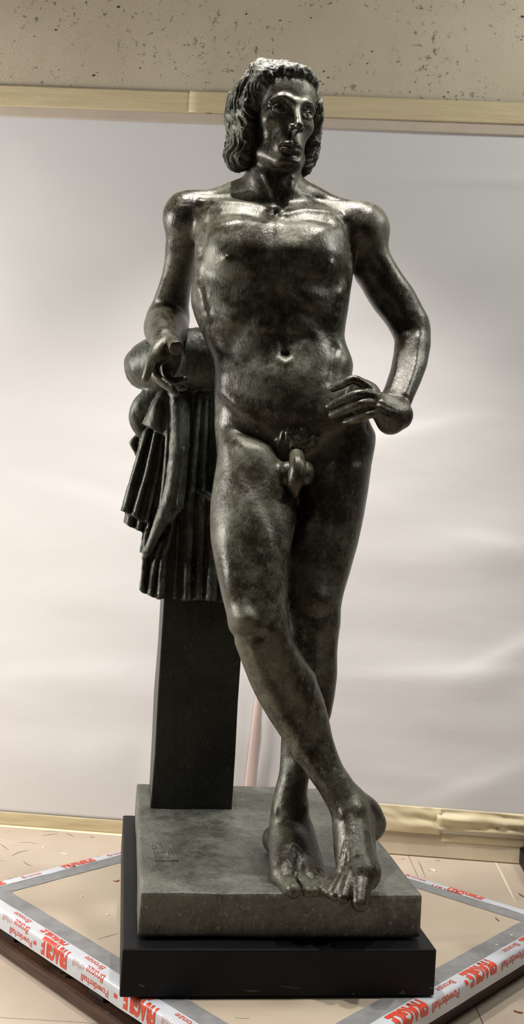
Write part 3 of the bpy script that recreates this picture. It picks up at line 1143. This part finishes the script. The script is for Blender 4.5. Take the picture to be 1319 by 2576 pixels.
# --- crossing leg (in front)
F.loft([(541, 1030), (545, 1090), (548, 1130), (545, 1170), (538, 1210), (531, 1260), (528, 1310), (531, 1360), (538, 1400), (548, 1450), (560, 1500), (571, 1545), (574, 1575), (583, 1600), (597, 1635), (612, 1675), (630, 1720), (652, 1765), (680, 1812), (705, 1850), (735, 1893), (777, 1955), (804, 1992), (835, 2050), (842, 2096)],
       [(690, 1050), (735, 1180), (748, 1250), (745, 1310), (736, 1360), (726, 1410), (722, 1460), (724, 1510), (728, 1560), (733, 1600), (747, 1632), (775, 1670), (800, 1720), (815, 1760), (828, 1810), (837, 1855), (850, 1895), (863, 1927), (890, 1966), (908, 2000), (925, 2045), (935, 2096)],
       [(1030, 2.21, .03, .12), (1080, 2.205, .065, .12), (1130, 2.185, .10, .12), (1250, 2.145, .095, .10), (1350, 2.105, .088, .09), (1450, 2.072, .075, .08), (1530, 2.05, .068, .075), (1580, 2.045, .066, .07), (1640, 2.06, .056, .065), (1700, 2.07, .052, .072), (1760, 2.072, .048, .07), (1850, 2.07, .042, .055), (1930, 2.06, .037, .048), (1990, 2.05, .036, .046), (2050, 2.04, .036, .05), (2096, 2.03, .034, .045)], k=.012)

# --- torso modelling
B, K = F.bump, F.stroke
B(600, 610, 88, 78, .013)
B(800, 622, 72, 76, .013)
B(545, 600, 40, 60, .005)
K([(693, 545), (692, 600), (697, 680), (702, 735)], 22, -.006)
K([(520, 690), (570, 708), (630, 706), (680, 690)], 20, -.005)
K([(725, 692), (780, 712), (835, 712), (868, 690)], 20, -.005)
K([(704, 540), (660, 522), (610, 512), (555, 508), (505, 507)], 10, .005)
K([(716, 540), (765, 530), (815, 534), (850, 540)], 10, .006)
K([(545, 535), (600, 535), (660, 548)], 16, -.004)
K([(730, 555), (780, 552), (825, 560)], 16, -.004)
B(694, 536, 15, 13, -.014)
K([(530, 540), (512, 580), (503, 640)], 14, -.007)
K([(868, 560), (880, 600), (884, 660)], 13, -.006)
B(568, 649, 14, 14, .0045); B(568, 648, 5.5, 6.5, .006)
B(834, 665, 13, 14, .0045); B(835, 665, 5.5, 6.5, .006)
K([(745, 615), (800, 590), (850, 570)], 22, .003)
K([(555, 570), (600, 560)], 20, .003)
# ribcage arch, abdomen
K([(702, 742), (650, 775), (605, 830), (580, 880)], 22, -.0042)
K([(706, 742), (760, 768), (810, 815), (840, 870)], 22, -.0042)
B(640, 745, 42, 26, .006); B(762, 742, 38, 26, .006)
B(590, 790, 34, 34, .005); B(800, 770, 34, 34, .006); B(780, 768, 18, 16, .003)
B(662, 812, 34, 30, .005); B(748, 818, 34, 30, .005)
B(655, 868, 36, 26, .003); B(770, 872, 36, 26, .003)
K([(704, 752), (708, 800), (713, 870)], 13, -.005)
K([(640, 838), (700, 842), (780, 848)], 11, -.003)
B(719, 960, 105, 80, .007)
B(718, 890, 20, 10, -.007); B(717, 889, 8, 6, -.005)
K([(700, 893), (708, 908), (719, 914), (731, 908), (737, 893)], 8, .0035)
K([(700, 881), (718, 873), (737, 880)], 7, .0015)
# serratus and ribs
for x, y, a in ((508, 748, .5), (512, 772, .5), (519, 797, .5), (502, 728, .5)):
    B(x, y, 10, 14, .0055, a)
for x, y in ((855, 742), (853, 772), (848, 800)):
    B(x, y, 10, 14, .004, -.5)
K([(530, 745), (575, 765), (610, 770)], 10, .0025)
K([(538, 790), (580, 805)], 10, .0025)
# flank, iliac crest, groin
B(866, 915, 30, 40, .006)
K([(845, 880), (838, 930), (832, 960)], 13, -.004)
B(560, 955, 26, 40, .003)
K([(548, 1015), (595, 1050), (645, 1095), (700, 1140)], 22, -.007)
K([(560, 990), (600, 1025), (640, 1060)], 18, .004)
K([(925, 1075), (870, 1085), (820, 1115), (785, 1150)], 20, -.007)
B(745, 1105, 50, 30, .007)
rs = random.Random(3)
for i in range(46):
    a, b = rs.uniform(-1, 1), rs.uniform(-1, 1)
    if a * a + b * b > 1: continue
    x, y = 750 + a * 50, 1106 + b * 24
    q = rs.choice((-1, 1))
    K([(x - 5 * q, y + 10), (x - 3, y), (x + 3 * q, y - 8), (x + 8 * q, y - 3)], 3.4, .0068, 3)
F.ell(P(722, 1192, 2.095), (.021, .024, .026), k=.012)
F.ell(P(768, 1192, 2.095), (.020, .024, .026), k=.012)
F.tube([P(746, 1148, 2.095), P(750, 1168, 2.068), P(748, 1195, 2.062), P(742, 1222, 2.068), P(741, 1243, 2.073)], [.016, .016, .0175, .015, .008], k=.006)
# thighs, knees, shins
B(640, 1290, 55, 120, .008, .05)
B(575, 1330, 36, 110, .004)
B(690, 1420, 30, 70, .007); B(575, 1465, 24, 55, .005)
K([(585, 1120), (640, 1230), (690, 1330), (712, 1420)], 18, -.004)
K([(590, 1380), (610, 1440), (622, 1500)], 16, -.003)
B(607, 1556, 30, 27, .012); B(627, 1552, 14, 14, .004)
K([(640, 1520), (655, 1560), (650, 1600)], 14, -.005)
K([(585, 1600), (620, 1606), (660, 1596)], 14, -.004)
B(640, 1630, 22, 22, .004); B(690, 1560, 26, 40, .004)
K([(640, 1640), (690, 1760), (765, 1890), (830, 1985)], 14, .0045)
B(770, 1740, 28, 80, .006, .4); B(655, 1730, 18, 60, .003, .5)
B(850, 1280, 50, 120, .006)
B(795, 1400, 32, 70, .006); B(868, 1400, 24, 70, .004)
B(805, 1508, 37, 34, .015); B(795, 1500, 20, 18, .003)
K([(770, 1545), (800, 1558), (838, 1545)], 12, -.004)
B(800, 1590, 24, 18, .005)
K([(800, 1610), (790, 1700), (770, 1800), (745, 1920)], 14, .004)
B(835, 1700, 16, 60, .003)
K([(755, 1480), (750, 1540), (760, 1600)], 12, -.004)

# --- arm akimbo (image right)
F.loft([(862, 560), (884, 640), (893, 700), (907, 716), (922, 745), (945, 780), (970, 810), (985, 835), (994, 855), (991, 890), (983, 930), (970, 970), (957, 998), (955, 1030), (960, 1060)],
       [(938, 545), (960, 575), (975, 620), (985, 650), (1010, 690), (1040, 730), (1061, 770), (1078, 800), (1084, 830), (1084, 870), (1075, 920), (1060, 960), (1042, 1000), (1026, 1040), (1014, 1068)],
       [(545, 2.235, .055, .055), (620, 2.24, .052, .055), (700, 2.25, .048, .055), (780, 2.262, .045, .05), (840, 2.262, .042, .045), (900, 2.23, .040, .042), (960, 2.185, .034, .036), (1010, 2.145, .027, .03), (1060, 2.12, .024, .027)], k=.014)
B(935, 640, 26, 60, .004, -.3, ymin=2.0)
K([(905, 600), (935, 660), (960, 690)], 14, -.004)
B(1000, 745, 22, 36, .004, .5)
K([(965, 760), (1000, 800), (1030, 830)], 12, -.003)
B(1058, 845, 16, 30, .004)
K([(1050, 850), (1045, 920), (1022, 990)], 10, .003)
K([(1000, 870), (1000, 930), (985, 980)], 10, .003)
F.ell(P(918, 1000, 2.125), (.036, .034, .036), k=.012)
F.ell(P(905, 975, 2.125), (.020, .028, .018), k=.012)
F.tube([P(960, 1025, 2.112), P(925, 1012, 2.112), P(895, 1000, 2.115)], [.022, .022, .016], k=.01)
# hand on the hip: back of the hand, then four fingers and the hidden thumb
hb = lambda a: P(*a)
F.tube([hb((1010, 1042, 2.115)), hb((985, 1042, 2.095)), hb((960, 1030, 2.082))], [.025, .025, .020], k=.012)
F.tube([hb((1006, 1055, 2.118)), hb((980, 1066, 2.10)), hb((955, 1047, 2.086))], [.022, .023, .013], k=.012)
F.tube([hb((1000, 1025, 2.115)), hb((965, 1006, 2.09)), hb((942, 1000, 2.084))], [.020, .015, .0125], k=.012)
F.tube([hb((955, 1005, 2.098)), hb((940, 990, 2.09)), hb((918, 968, 2.082)), hb((889, 955, 2.078)), hb((862, 967, 2.083)), hb((838, 977, 2.092))], [.014, .0115, .0105, .0095, .0092, .0085], k=.004)
F.tube([hb((948, 1000, 2.085)), hb((922, 992, 2.076)), hb((896, 993, 2.072)), hb((862, 1007, 2.078)), hb((828, 1023, 2.090))], [.012, .0105, .0105, .0095, .0085], k=.004)
F.tube([hb((950, 1017, 2.084)), hb((925, 1013, 2.075)), hb((904, 1017, 2.071)), hb((868, 1032, 2.078)), hb((836, 1044, 2.090))], [.0125, .0105, .0102, .0095, .0085], k=.004)
F.tube([hb((962, 1040, 2.086)), hb((940, 1040, 2.078)), hb((921, 1045, 2.075)), hb((893, 1056, 2.082)), hb((870, 1063, 2.094))], [.0125, .0100, .0095, .0088, .0078], k=.004)
for x, y in ((840, 973), (829, 1024), (837, 1044), (872, 1062)):
    B(x, y, 6, 4, .0012, .3, .01)
for x, y in ((889, 951), (896, 988), (905, 1012), (922, 1041)):
    B(x, y, 7, 5, .0022, 0, .01)
for q in (((945, 1003), (975, 1018), (1000, 1030)), ((950, 1022), (975, 1033), (1000, 1040)), ((960, 1042), (980, 1050))):
    K(q, 4.5, .0022)
K([(935, 998), (955, 1006)], 4, -.002); K([(940, 1025), (958, 1032)], 4, -.002)

# --- arm resting on the drapery (image left)
F.loft([(442, 522), (426, 565), (416, 620), (415, 655), (409, 690), (399, 722), (388, 750), (381, 775), (380, 800), (385, 830)],
       [(505, 540), (500, 600), (493, 660), (484, 710), (478, 745), (475, 775), (470, 800), (462, 830)],
       [(530, 2.268, .055, .055), (620, 2.295, .052, .055), (700, 2.335, .048, .055), (770, 2.385, .045, .05), (830, 2.425, .045, .045)], k=.016)
F.tube([P(424, 800, 2.43), P(420, 818, 2.39), P(417, 828, 2.33), P(414, 842, 2.265), P(416, 856, 2.215)], [.048, .053, .051, .040, .029], k=.018)
K([(412, 785), (430, 815), (438, 840)], 6, -.0025)
# hand: palm, broken thumb, fingers
F.tube([P(416, 858, 2.215), P(408, 876, 2.188), P(400, 892, 2.175)], [.027, .024, .018], k=.01)
F.tube([P(434, 868, 2.20), P(430, 905, 2.21), P(428, 932, 2.215)], [.024, .027, .020], k=.01)
tp, tq = P(426, 852, 2.205), P(444, 877, 2.138)
dv = (tq - tp) / np.linalg.norm(tq - tp)
F.tube([tp, (tp + tq) / 2, tq + dv * .02], [.0175, .0155, .0160], k=.008, endcut=[(tq, dv)])
F.tube([P(412, 862, 2.185), P(394, 878, 2.158), P(383, 900, 2.145), P(374, 930, 2.14), P(366, 952, 2.142)], [.0145, .0125, .0115, .0098, .0085], k=.005)
F.tube([P(402, 890, 2.182), P(389, 925, 2.175), P(395, 948, 2.168), P(415, 965, 2.16), P(431, 978, 2.155), P(443, 990, 2.152)], [.014, .0115, .0105, .0098, .0092, .0075], k=.004)
F.tube([P(420, 915, 2.20), P(420, 945, 2.19), P(436, 960, 2.185), P(452, 958, 2.182), P(466, 954, 2.182)], [.014, .011, .0095, .009, .0075], k=.004)
F.tube([P(426, 930, 2.21), P(432, 962, 2.20), P(448, 974, 2.195), P(462, 976, 2.195)], [.012, .0095, .009, .0075], k=.004)

# --- standing foot
def GB(px, py, r):
    return G(px, py, ZB + r - .001)
hl = P(696, 2126, 2.172); hl[2] = ZB + .027
F.tube([P(730, 2040, 2.135), P(716, 2085, 2.158), P(703, 2110, 2.170), hl], [.032, .028, .027, .027], k=.022)
F.tube([hl, P(716, 2135, 2.10)], [.027, .030], k=.02)
F.tube([P(722, 2075, 2.12), P(722, 2130, 2.07), P(716, 2178, 2.015), P(716, 2205, 1.985)], [.036, .036, .031, .025], k=.012)
F.tube([P(748, 2085, 2.12), P(752, 2140, 2.07), P(764, 2185, 2.02), P(778, 2212, 1.985)], [.034, .032, .026, .019], k=.012)
F.tube([P(760, 2110, 2.12), P(782, 2165, 2.06), P(798, 2200, 2.01)], [.03, .024, .016], k=.012)
b0 = P(742, 2108, 2.08)
F.ell(P(735, 2122, 2.065), (.022, .03, .03), k=.02)
F.tube([P(712, 2208, 1.985), P(722, 2224, 1.96), GB(738, 2240, .014)], [.024, .0185, .0155], k=.006)
for a, b, c, r in (((752, 2205, 1.98), (770, 2225, 1.958), (775, 2243), .0115), ((770, 2205, 1.985), (787, 2225, 1.965), (792, 2242), .0108), ((785, 2203, 1.99), (805, 2222, 1.972), (811, 2238), .0105), ((797, 2200, 2.0), (817, 2215, 1.985), (823, 2228), .0090)):
    F.tube([P(*a), P(*b), GB(*c, r)], [r * 1.05, r * 1.05, r], k=.0035)
for p, w in (([(735, 2115), (722, 2165), (716, 2210)], 5), ([(738, 2120), (745, 2170), (756, 2205)], 4.5), ([(742, 2125), (765, 2175), (777, 2207)], 4.5), ([(748, 2130), (785, 2180), (797, 2203)], 4)):
    K(p, w, .0028)
B(692, 2040, 8, 14, .004); B(771, 2030, 8, 14, .004)
B(735, 2229, 10, 5, .0012, 0, .01)
for q in ([(746, 2208), (753, 2228), (757, 2254)], [(781, 2215), (782, 2232), (783, 2254)], [(800, 2212), (802, 2230), (802, 2252)], [(812, 2206), (816, 2220), (817, 2240)]):
    K(q, 3.6, -.0095, 4)
for x, y in ((770, 2230), (791, 2232), (810, 2230)):
    B(x, y, 6, 6, .0015, 0, .01)
# --- crossing foot, heel lifted
F.tube([P(885, 2020, 2.06), P(920, 2042, 2.085), P(938, 2068, 2.10)], [.032, .031, .028], k=.018)
F.tube([P(900, 2075, 2.07), P(930, 2085, 2.09)], [.03, .027], k=.015)
F.tube([P(884, 2050, 2.035), P(890, 2110, 2.0), P(898, 2165, 1.965), P(908, 2195, 1.945)], [.035, .036, .034, .031], k=.014)
F.tube([P(905, 2080, 2.05), P(912, 2140, 2.01), P(922, 2190, 1.965)], [.032, .028, .027], k=.014)
F.tube([P(872, 2090, 2.02), P(870, 2150, 1.98), P(868, 2195, 1.94)], [.027, .022, .016], k=.012)
F.ell(P(921, 2200, 1.955), (.026, .03, .03), k=.015)
F.tube([P(912, 2205, 1.94), P(908, 2235, 1.912), P(906, 2271, 1.886)], [.026, .0205, .0168], k=.006)
for a, b, c, r in (((885, 2195, 1.935), (874, 2230, 1.910), (865, 2258, 1.890), .0122), ((874, 2195, 1.937), (855, 2230, 1.915), (843, 2253, 1.898), .0110), ((864, 2195, 1.94), (841, 2228, 1.920), (829, 2248, 1.905), .0100), ((858, 2192, 1.945), (831, 2223, 1.927), (819, 2240, 1.915), .0090)):
    F.tube([P(*a), P(*b), P(*c)], [r * 1.05, r * 1.08, r * .95], k=.0035)
for p, w in (([(890, 2090), (898, 2150), (905, 2215)], 6), ([(882, 2110), (880, 2165), (880, 2215)], 4.5), ([(876, 2120), (868, 2170), (862, 2215)], 4.5), ([(870, 2120), (857, 2175), (848, 2215)], 4)):
    K(p, w, .003)
B(905, 2030, 13, 15, .006); B(862, 2045, 9, 13, .004)
B(935, 2185, 14, 22, .004)
B(902, 2260, 9, 8, .0015, 0, .01)
for q in ([(890, 2215), (883, 2240), (876, 2275)], [(864, 2222), (853, 2245), (848, 2268)], [(848, 2220), (837, 2240), (832, 2264)], [(838, 2216), (827, 2235), (820, 2256)]):
    K(q, 3.6, -.0095, 4)
for x, y in ((866, 2248), (845, 2245), (830, 2241)):
    B(x, y, 5, 5, .001, 0, .01)

# --- head, built in its own turned frame
HY = math.radians(23)
hr = np.array([math.cos(HY), math.sin(HY), 0.0])
hf = np.array([math.sin(HY), -math.cos(HY), 0.0])
hu = np.array([0, 0, 1.0])
nod = math.radians(-7)
hf, hu = hf * math.cos(nod) + hu * math.sin(nod), hu * math.cos(nod) - hf * math.sin(nod)
HR = np.stack([hr, hf, hu])
HC = P(741, 280, 2.122) - hf * .078 + hu * .004


def H(x, y, z):
    return HC + hr * x + hf * y + hu * z


def hell(c, r, k=.014, cut=False):
    F.ell(H(*c), r, HR, k, cut)


def htube(pts, r, k=.008, cut=False):
    F.tube([H(*p) for p in pts], r, k, cut=cut)


def hstroke(pts, w, h):
    F.stroke([H(*p) for p in pts], w, h, world=True)


hell((0, -.025, .035), (.073, .092, .074))
hell((0, .012, .010), (.064, .075, .085), k=.02)
hell((0, .026, -.062), (.049, .060, .054), k=.02)
hell((0, .040, .045), (.055, .044, .045), k=.02)
hell((0, .077, -.107), (.021, .016, .014), k=.018)
for s in (-1, 1):
    htube([(s * .057, -.012, -.040), (s * .051, .012, -.080), (s * .022, .070, -.110)], [.011, .0095, .009], k=.022)
    hell((s * .037, .052, -.024), (.018, .014, .011), k=.03)
    hell((s * .047, .073, -.060), (.012, .012, .018), k=.018, cut=True)
    htube([(s * .050, .064, .009), (s * .030, .083, .018), (s * .008, .087, .012)], [.005, .0065, .006], k=.010)
    hell((s * .031, .097, -.004), (.0165, .019, .0115), k=.007, cut=True)
    hell((s * .031, .0675, -.005), (.0145, .0125, .0105), k=.004)
    hstroke([(s * .017, .080, -.003), (s * .025, .0845, .0035), (s * .037, .0815, .0035), (s * .047, .072, -.003)], .0026, .0042)
    hstroke([(s * .017, .080, -.005), (s * .026, .083, -.0115), (s * .037, .0805, -.0110), (s * .047, .072, -.005)], .0026, .0032)
    hstroke([(s * .016, .080, .010), (s * .030, .083, .0105), (s * .046, .072, .006)], .003, -.0025)
hell((0, .073, -.076), (.027, .0155, .024), k=.02)
htube([(0, .084, .012), (0, .0945, -.008), (0, .1055, -.028), (0, .112, -.040)], [.0075, .0068, .0075, .0095], k=.008)
for s in (-1, 1):
    hell((s * .0110, .098, -.043), (.0075, .011, .0075), k=.006)
    hell((s * .006, .106, -.051), (.0035, .006, .0035), k=.003, cut=True)
    hstroke([(s * .017, .093, -.045), (s * .025, .086, -.058), (s * .029, .080, -.072)], .004, -.0025)
htube([(-.024, .0815, -0.0795), (-.010, .0915, -0.0755), (0, .0925, -0.0768), (.010, .0915, -0.0755), (.024, .0815, -0.0795)], [.0025, .0046, .0042, .0046, .0025], k=.005)
htube([(-.021, .085, -0.0850), (-.009, .0905, -0.0880), (.009, .0905, -0.0880), (.021, .085, -0.0850)], [.0025, .0052, .0052, .0025], k=.005)
hstroke([(-.026, .083, -0.0815), (-.010, .0945, -0.0815), (0, .0955, -0.0825), (.010, .0945, -0.0815), (.026, .083, -0.0815)], .0022, -.0040)
hstroke([(-.014, .092, -0.0970), (0, .095, -0.0980), (.014, .092, -0.0970)], .006, -.005)
# throat
K([(668, 440), (690, 490), (694, 520)], 9, .004)
K([(740, 440), (725, 490), (705, 525)], 9, .003)
B(708, 470, 12, 14, .003)

figm = F.mesh('figure')
figure = link('figure', figm, M_FIG, statue)
print('figure', len(figm.polygons), round(time.time() - T0, 1))
del F

# --- hair
FH = Field(axis((-.13, .17, .0014)), axis((1.98, 2.36, .0016)), axis((1.66, 2.05, .0014)))
FH.ell(H(0, -.030, .038), (.086, .100, .082), HR, k=.02)
FH.ell(H(0, .05, -.03), (.062, .075, .085), HR, k=.012, cut=True)
FH.ell(H(.005, .080, .030), (.056, .050, .042), HR, k=.010, cut=True)
FH.tube([H(.050, .048, .072), H(.015, .072, .077), H(-.028, .062, .076), H(-.060, .038, .064)], [.011, .012, .013, .016], k=.020)
FH.tube([H(-.058, .040, .066), H(-.080, .016, .030), H(-.082, .006, -.020), H(-.080, .000, -.068), H(-.076, -.006, -.098)], [.015, .016, .018, .022, .021], k=.016)
FH.tube([H(-.060, .010, .080), H(-.086, -.020, .030), H(-.088, -.030, -.030), H(-.084, -.030, -.072), H(-.080, -.028, -.102)], [.024, .025, .026, .029, .022], k=.018)
FH.tube([H(.056, .032, .068), H(.078, .020, .020), H(.081, .006, -.025), H(.080, -.004, -.060), H(.070, -.006, -.090)], [.012, .014, .015, .020, .018], k=.012)
FH.tube([H(.05, -.06, .06), H(.072, -.05, -.03), H(.064, -.04, -.085)], [.03, .028, .024], k=.02)
FH.tube([H(-.02, -.09, .05), H(-.02, -.09, -.05), H(-.015, -.07, -.085)], [.04, .04, .028], k=.02)


def strands(co, vn):
    q = (co - HC) @ HR.T
    x, y, z = q.T
    az = np.arctan2(x, y + .02)
    top = np.clip((z - .045) / .05, 0, 1)
    wav = z + .004 * np.sin(az * 9)
    azw = az + .25 * vnoise(z * 28, az * 2.0, z * 0 + 3.3, 5)
    side = 0
    tops = 0
    for f, a, sd in ((7, .0042, 1), (15, .0030, 2), (34, .0018, 3)):
        side = side + a * (1 - 2.2 * np.abs(vnoise(azw * f, wav * f * 2.4, z * 0 + f, sd)))
        xx = x + .012 * vnoise(y * 40, x * 30, z * 0, 9)
        tops = tops + a * (1 - 2.2 * np.abs(vnoise(xx * f * 3.2, (y + .3 * x) * f * 9, z * f * 4, sd + 20)))
    return (side * (1 - top) + tops * top) * .85


hair = link('hair', FH.mesh('hair', disp=strands), M_HAIR, statue)
del FH
print('hair', round(time.time() - T0, 1))

# --- bronze base block, uneven cast slab
BX, BY, BW, BD = 0.034, 2.3098, 0.548, 0.7753
bm = box_bm(BX, BY, ZK1 + .0045, ZB, BW, BD, YAW, .006, 2, 6, .004, 3)
base = bm_obj('base_slab', bm, M_BASE, statue, smooth=False)
# founder's stamp let into the slab
bm = bmesh.new()
c4 = [G(383, 2101, ZB), G(437, 2101, ZB), G(440, 2166, ZB), G(381, 2166, ZB)]
c4 = [Vector(p) for p in c4]
cx = sum(c4, Vector()) / 4
ex = ((c4[1] - c4[0]) + (c4[2] - c4[3])).normalized()
ey = Vector((-ex.y, ex.x, 0))
hw, hh = (c4[1] - c4[0]).length / 2, (c4[0] - c4[3]).length / 2


def bar(x0, x1, y0, y1, z=.0022):
    p = [cx + ex * x + ey * y for x, y in ((x0, y0), (x1, y0), (x1, y1), (x0, y1))]
    zz = ZB - .004
    hexa(bm, [Vector((q.x, q.y, zz)) for q in p] + [Vector((q.x, q.y, ZB + z)) for q in p])


t = .0022
bar(-hw, hw, hh - t, hh, .001); bar(-hw, hw, -hh, -hh + t, .001); bar(-hw, -hw + t, -hh, hh, .001); bar(hw - t, hw, -hh, hh, .001)
rs = random.Random(5)
for i in range(34):
    p = cx + ex * rs.uniform(-.8, .8) * hw + ey * rs.uniform(-.8, .8) * hh
    r = rs.uniform(.002, .0048)
    M = Matrix.Translation((p.x, p.y, ZB - .001)) @ Matrix.Rotation(rs.uniform(0, 3), 4, 'Z') @ Matrix.Diagonal((r * rs.uniform(.8, 1.8), r, .0028, 1))
    bmesh.ops.create_icosphere(bm, subdivisions=1, radius=1.0, matrix=M)
bm_obj('foundry_stamp', bm, M_BASE, statue)

# --- pillar
PYW = 0.14
pfl, pfr = Vector(G(380, 2033, ZB)), Vector(G(584, 2046, ZB))
pd = Vector((math.cos(PYW), math.sin(PYW), 0))
pw = .199
pm = Vector((pfl.x, pfl.y, 0)) + pd * (pw / 2) + Vector((-pd.y, pd.x, 0)) * .095
bm = box_bm(pm.x, pm.y, ZB - .002, 1.30, pw, .19, PYW, .004, 2, 7, .0035, 8)
bm_obj('pillar', bm, M_PILLAR, statue)

# --- drapery: padded roll over the pillar top and hanging folds
FD = Field(axis((-.40, .03, .0024)), axis((2.26, 2.72, .0028)), axis((.76, 1.50, .0024)))
# roll
FD.tube([P(368, 925, 2.46), P(400, 918, 2.44), P(450, 908, 2.42), P(510, 900, 2.425), P(548, 905, 2.44)], [.050, .066, .073, .073, .068], k=.02)
FD.tube([P(352, 915, 2.52), P(400, 905, 2.54), P(520, 890, 2.54)], [.040, .06, .065], k=.03)
FD.ell(P(362, 925, 2.47), (.040, .07, .050), k=.02)
# core behind the folds, wraps the pillar
FD.loft([(395, 960), (372, 1010), (360, 1100), (345, 1250), (372, 1330), (378, 1400), (372, 1500)], [(560, 960), (565, 1010), (575, 1100), (580, 1250), (585, 1400), (592, 1508)],
        [(960, 2.52, .09, .11), (1100, 2.53, .085, .13), (1300, 2.535, .088, .13), (1508, 2.54, .088, .13)], n=5, k=.012)


def fold(pts, rad, hem=None, k=.008, flat=None):
    W = [P(*p) for p in pts]
    ec = None
    if hem is not None:
        ec = [(P(*hem), (0.10, 0, -1.0))]
    FD.tube(W, rad, k, endcut=ec, flat=flat)


# curled flap at the left under the roll
FD.tube([P(395, 990, 2.44), P(368, 1010, 2.44), P(350, 1035, 2.445), P(346, 1062, 2.45), P(360, 1090, 2.455)], [.026, .026, .024, .020, .016], k=.012)
FD.ell(P(349, 1064, 2.41), (.008, .017, .03), np.array([[.87, 0, .5], [0, 1, 0], [-.5, 0, .87]]), k=.006, cut=True)
FD.sheet([(352, 1080), (324, 1112), (338, 1138), (345, 1160)], [(400, 1080), (390, 1160)], [(315, 1078), (410, 1078)], [(315, 1150), (410, 1160)], 2.475, .05, [([(360, 1085), (334, 1116), (350, 1150)], 9, .012)])
# long straight curtain in front of the pillar
FD.sheet([(385, 980), (372, 1090), (362, 1250), (366, 1330), (362, 1400), (353, 1475), (350, 1500)], [(600, 980), (605, 1530)],
         [(330, 965), (600, 965)], [(345, 1478), (362, 1491), (385, 1500), (400, 1506), (430, 1502), (446, 1510), (463, 1513), (500, 1508), (540, 1512), (600, 1524)], 2.455, .06,
         [([(505, 980), (492, 1120), (478, 1300), (470, 1520)], (14, 17), .030), ([(520, 980), (512, 1200), (500, 1520)], (14, 20), .024), ([(552, 980), (545, 1200), (530, 1530)], (16, 22), .026),
          ([(580, 980), (576, 1530)], 22, .02), ([(450, 1240), (430, 1350), (412, 1410), (404, 1520)], (8, 17), .036), ([(415, 1350), (392, 1420), (380, 1520)], (10, 15), .034), ([(370, 1330), (364, 1420), (358, 1510)], (8, 13), .022),
          ([(452, 1300), (446, 1400), (440, 1515)], (7, 12), .016), ([(478, 980), (470, 1100), (462, 1240)], (12, 10), .028)])
# stepped group at the left edge
FD.sheet([(362, 1060), (350, 1130), (336, 1200), (318, 1262), (308, 1330)], [(420, 1060), (392, 1340)], [(340, 1050), (430, 1050)], [(300, 1308), (312, 1314), (330, 1326), (358, 1338), (400, 1345)], 2.465, .05,
         [([(356, 1140), (338, 1240), (322, 1340)], (9, 13), .018), ([(385, 1140), (366, 1240), (350, 1345)], (9, 13), .02)])
FD.sheet([(362, 1040), (352, 1100), (340, 1160), (324, 1220), (306, 1275), (302, 1295)], [(430, 1040), (425, 1100), (400, 1200), (372, 1320)], [(340, 1030), (440, 1030)], [(298, 1282), (316, 1288), (334, 1297), (358, 1311), (380, 1316)], 2.445, .05,
         [([(372, 1080), (350, 1160), (330, 1230), (313, 1300)], (9, 14), .026), ([(396, 1080), (374, 1180), (352, 1260), (338, 1310)], (9, 13), .028), ([(412, 1090), (396, 1200), (372, 1320)], (8, 12), .018)])
FD.sheet([(366, 1290), (350, 1392)], [(420, 1290), (400, 1420)], [(340, 1280), (430, 1280)], [(345, 1386), (362, 1394), (410, 1402)], 2.462, .05, [([(380, 1290), (366, 1400)], (8, 11), .02)])
# broad middle fold with the slanting, turned-over hem
FD.sheet([(414, 985), (420, 1090), (412, 1180), (404, 1270), (388, 1322), (366, 1385), (357, 1410)], [(478, 985), (480, 1120), (470, 1220), (463, 1275), (462, 1410)], [(400, 975), (490, 975)],
         [(356, 1404), (366, 1408), (376, 1394), (396, 1348), (410, 1322), (438, 1298), (464, 1272)], 2.44, .05,
         [([(446, 980), (450, 1100), (440, 1200), (428, 1260), (404, 1320), (372, 1400)], (32, 30), .046), ([(462, 1120), (458, 1200), (450, 1285)], (14, 16), .044), ([(425, 1010), (424, 1120), (414, 1230), (394, 1320)], (10, 14), .034)])
FD.tube([P(454, 1276, 2.415), P(436, 1294, 2.408), P(410, 1318, 2.412), P(393, 1348, 2.418), P(374, 1392, 2.43)], [.006, .009, .0095, .0085, .006], k=.010)
# lapel with the curved lower edge
FD.sheet([(404, 985), (384, 1012), (368, 1040), (357, 1064), (356, 1080)], [(440, 985), (436, 1105)], [(350, 975), (450, 975)], [(355, 1064), (372, 1074), (396, 1086), (412, 1096), (436, 1101)], 2.425, .04,
         [([(412, 985), (396, 1030), (384, 1090)], (16, 30), .026), ([(428, 990), (420, 1100)], 12, .018)])
FD.tube([P(500, 1236, 2.425), P(522, 1246, 2.42), P(548, 1262, 2.42)], [.006, .009, .009], k=.006)
for q in ([(305, 1280), (325, 1288), (350, 1302)], [(354, 1478), (380, 1493), (415, 1496)], [(455, 1504), (475, 1506), (500, 1502), (530, 1506)]):
    FD.stroke(q, 3.5, .003)


def cloth(co, vn):
    return .0012 * vnoise(co[:, 0] * 60, co[:, 1] * 60, co[:, 2] * 25, 4) + .0007 * vnoise(co[:, 0] * 150, co[:, 1] * 150, co[:, 2] * 90, 6)


link('drapery', FD.mesh('drapery', disp=cloth), M_DRAPE, statue)
print('drapery', round(time.time() - T0, 1))
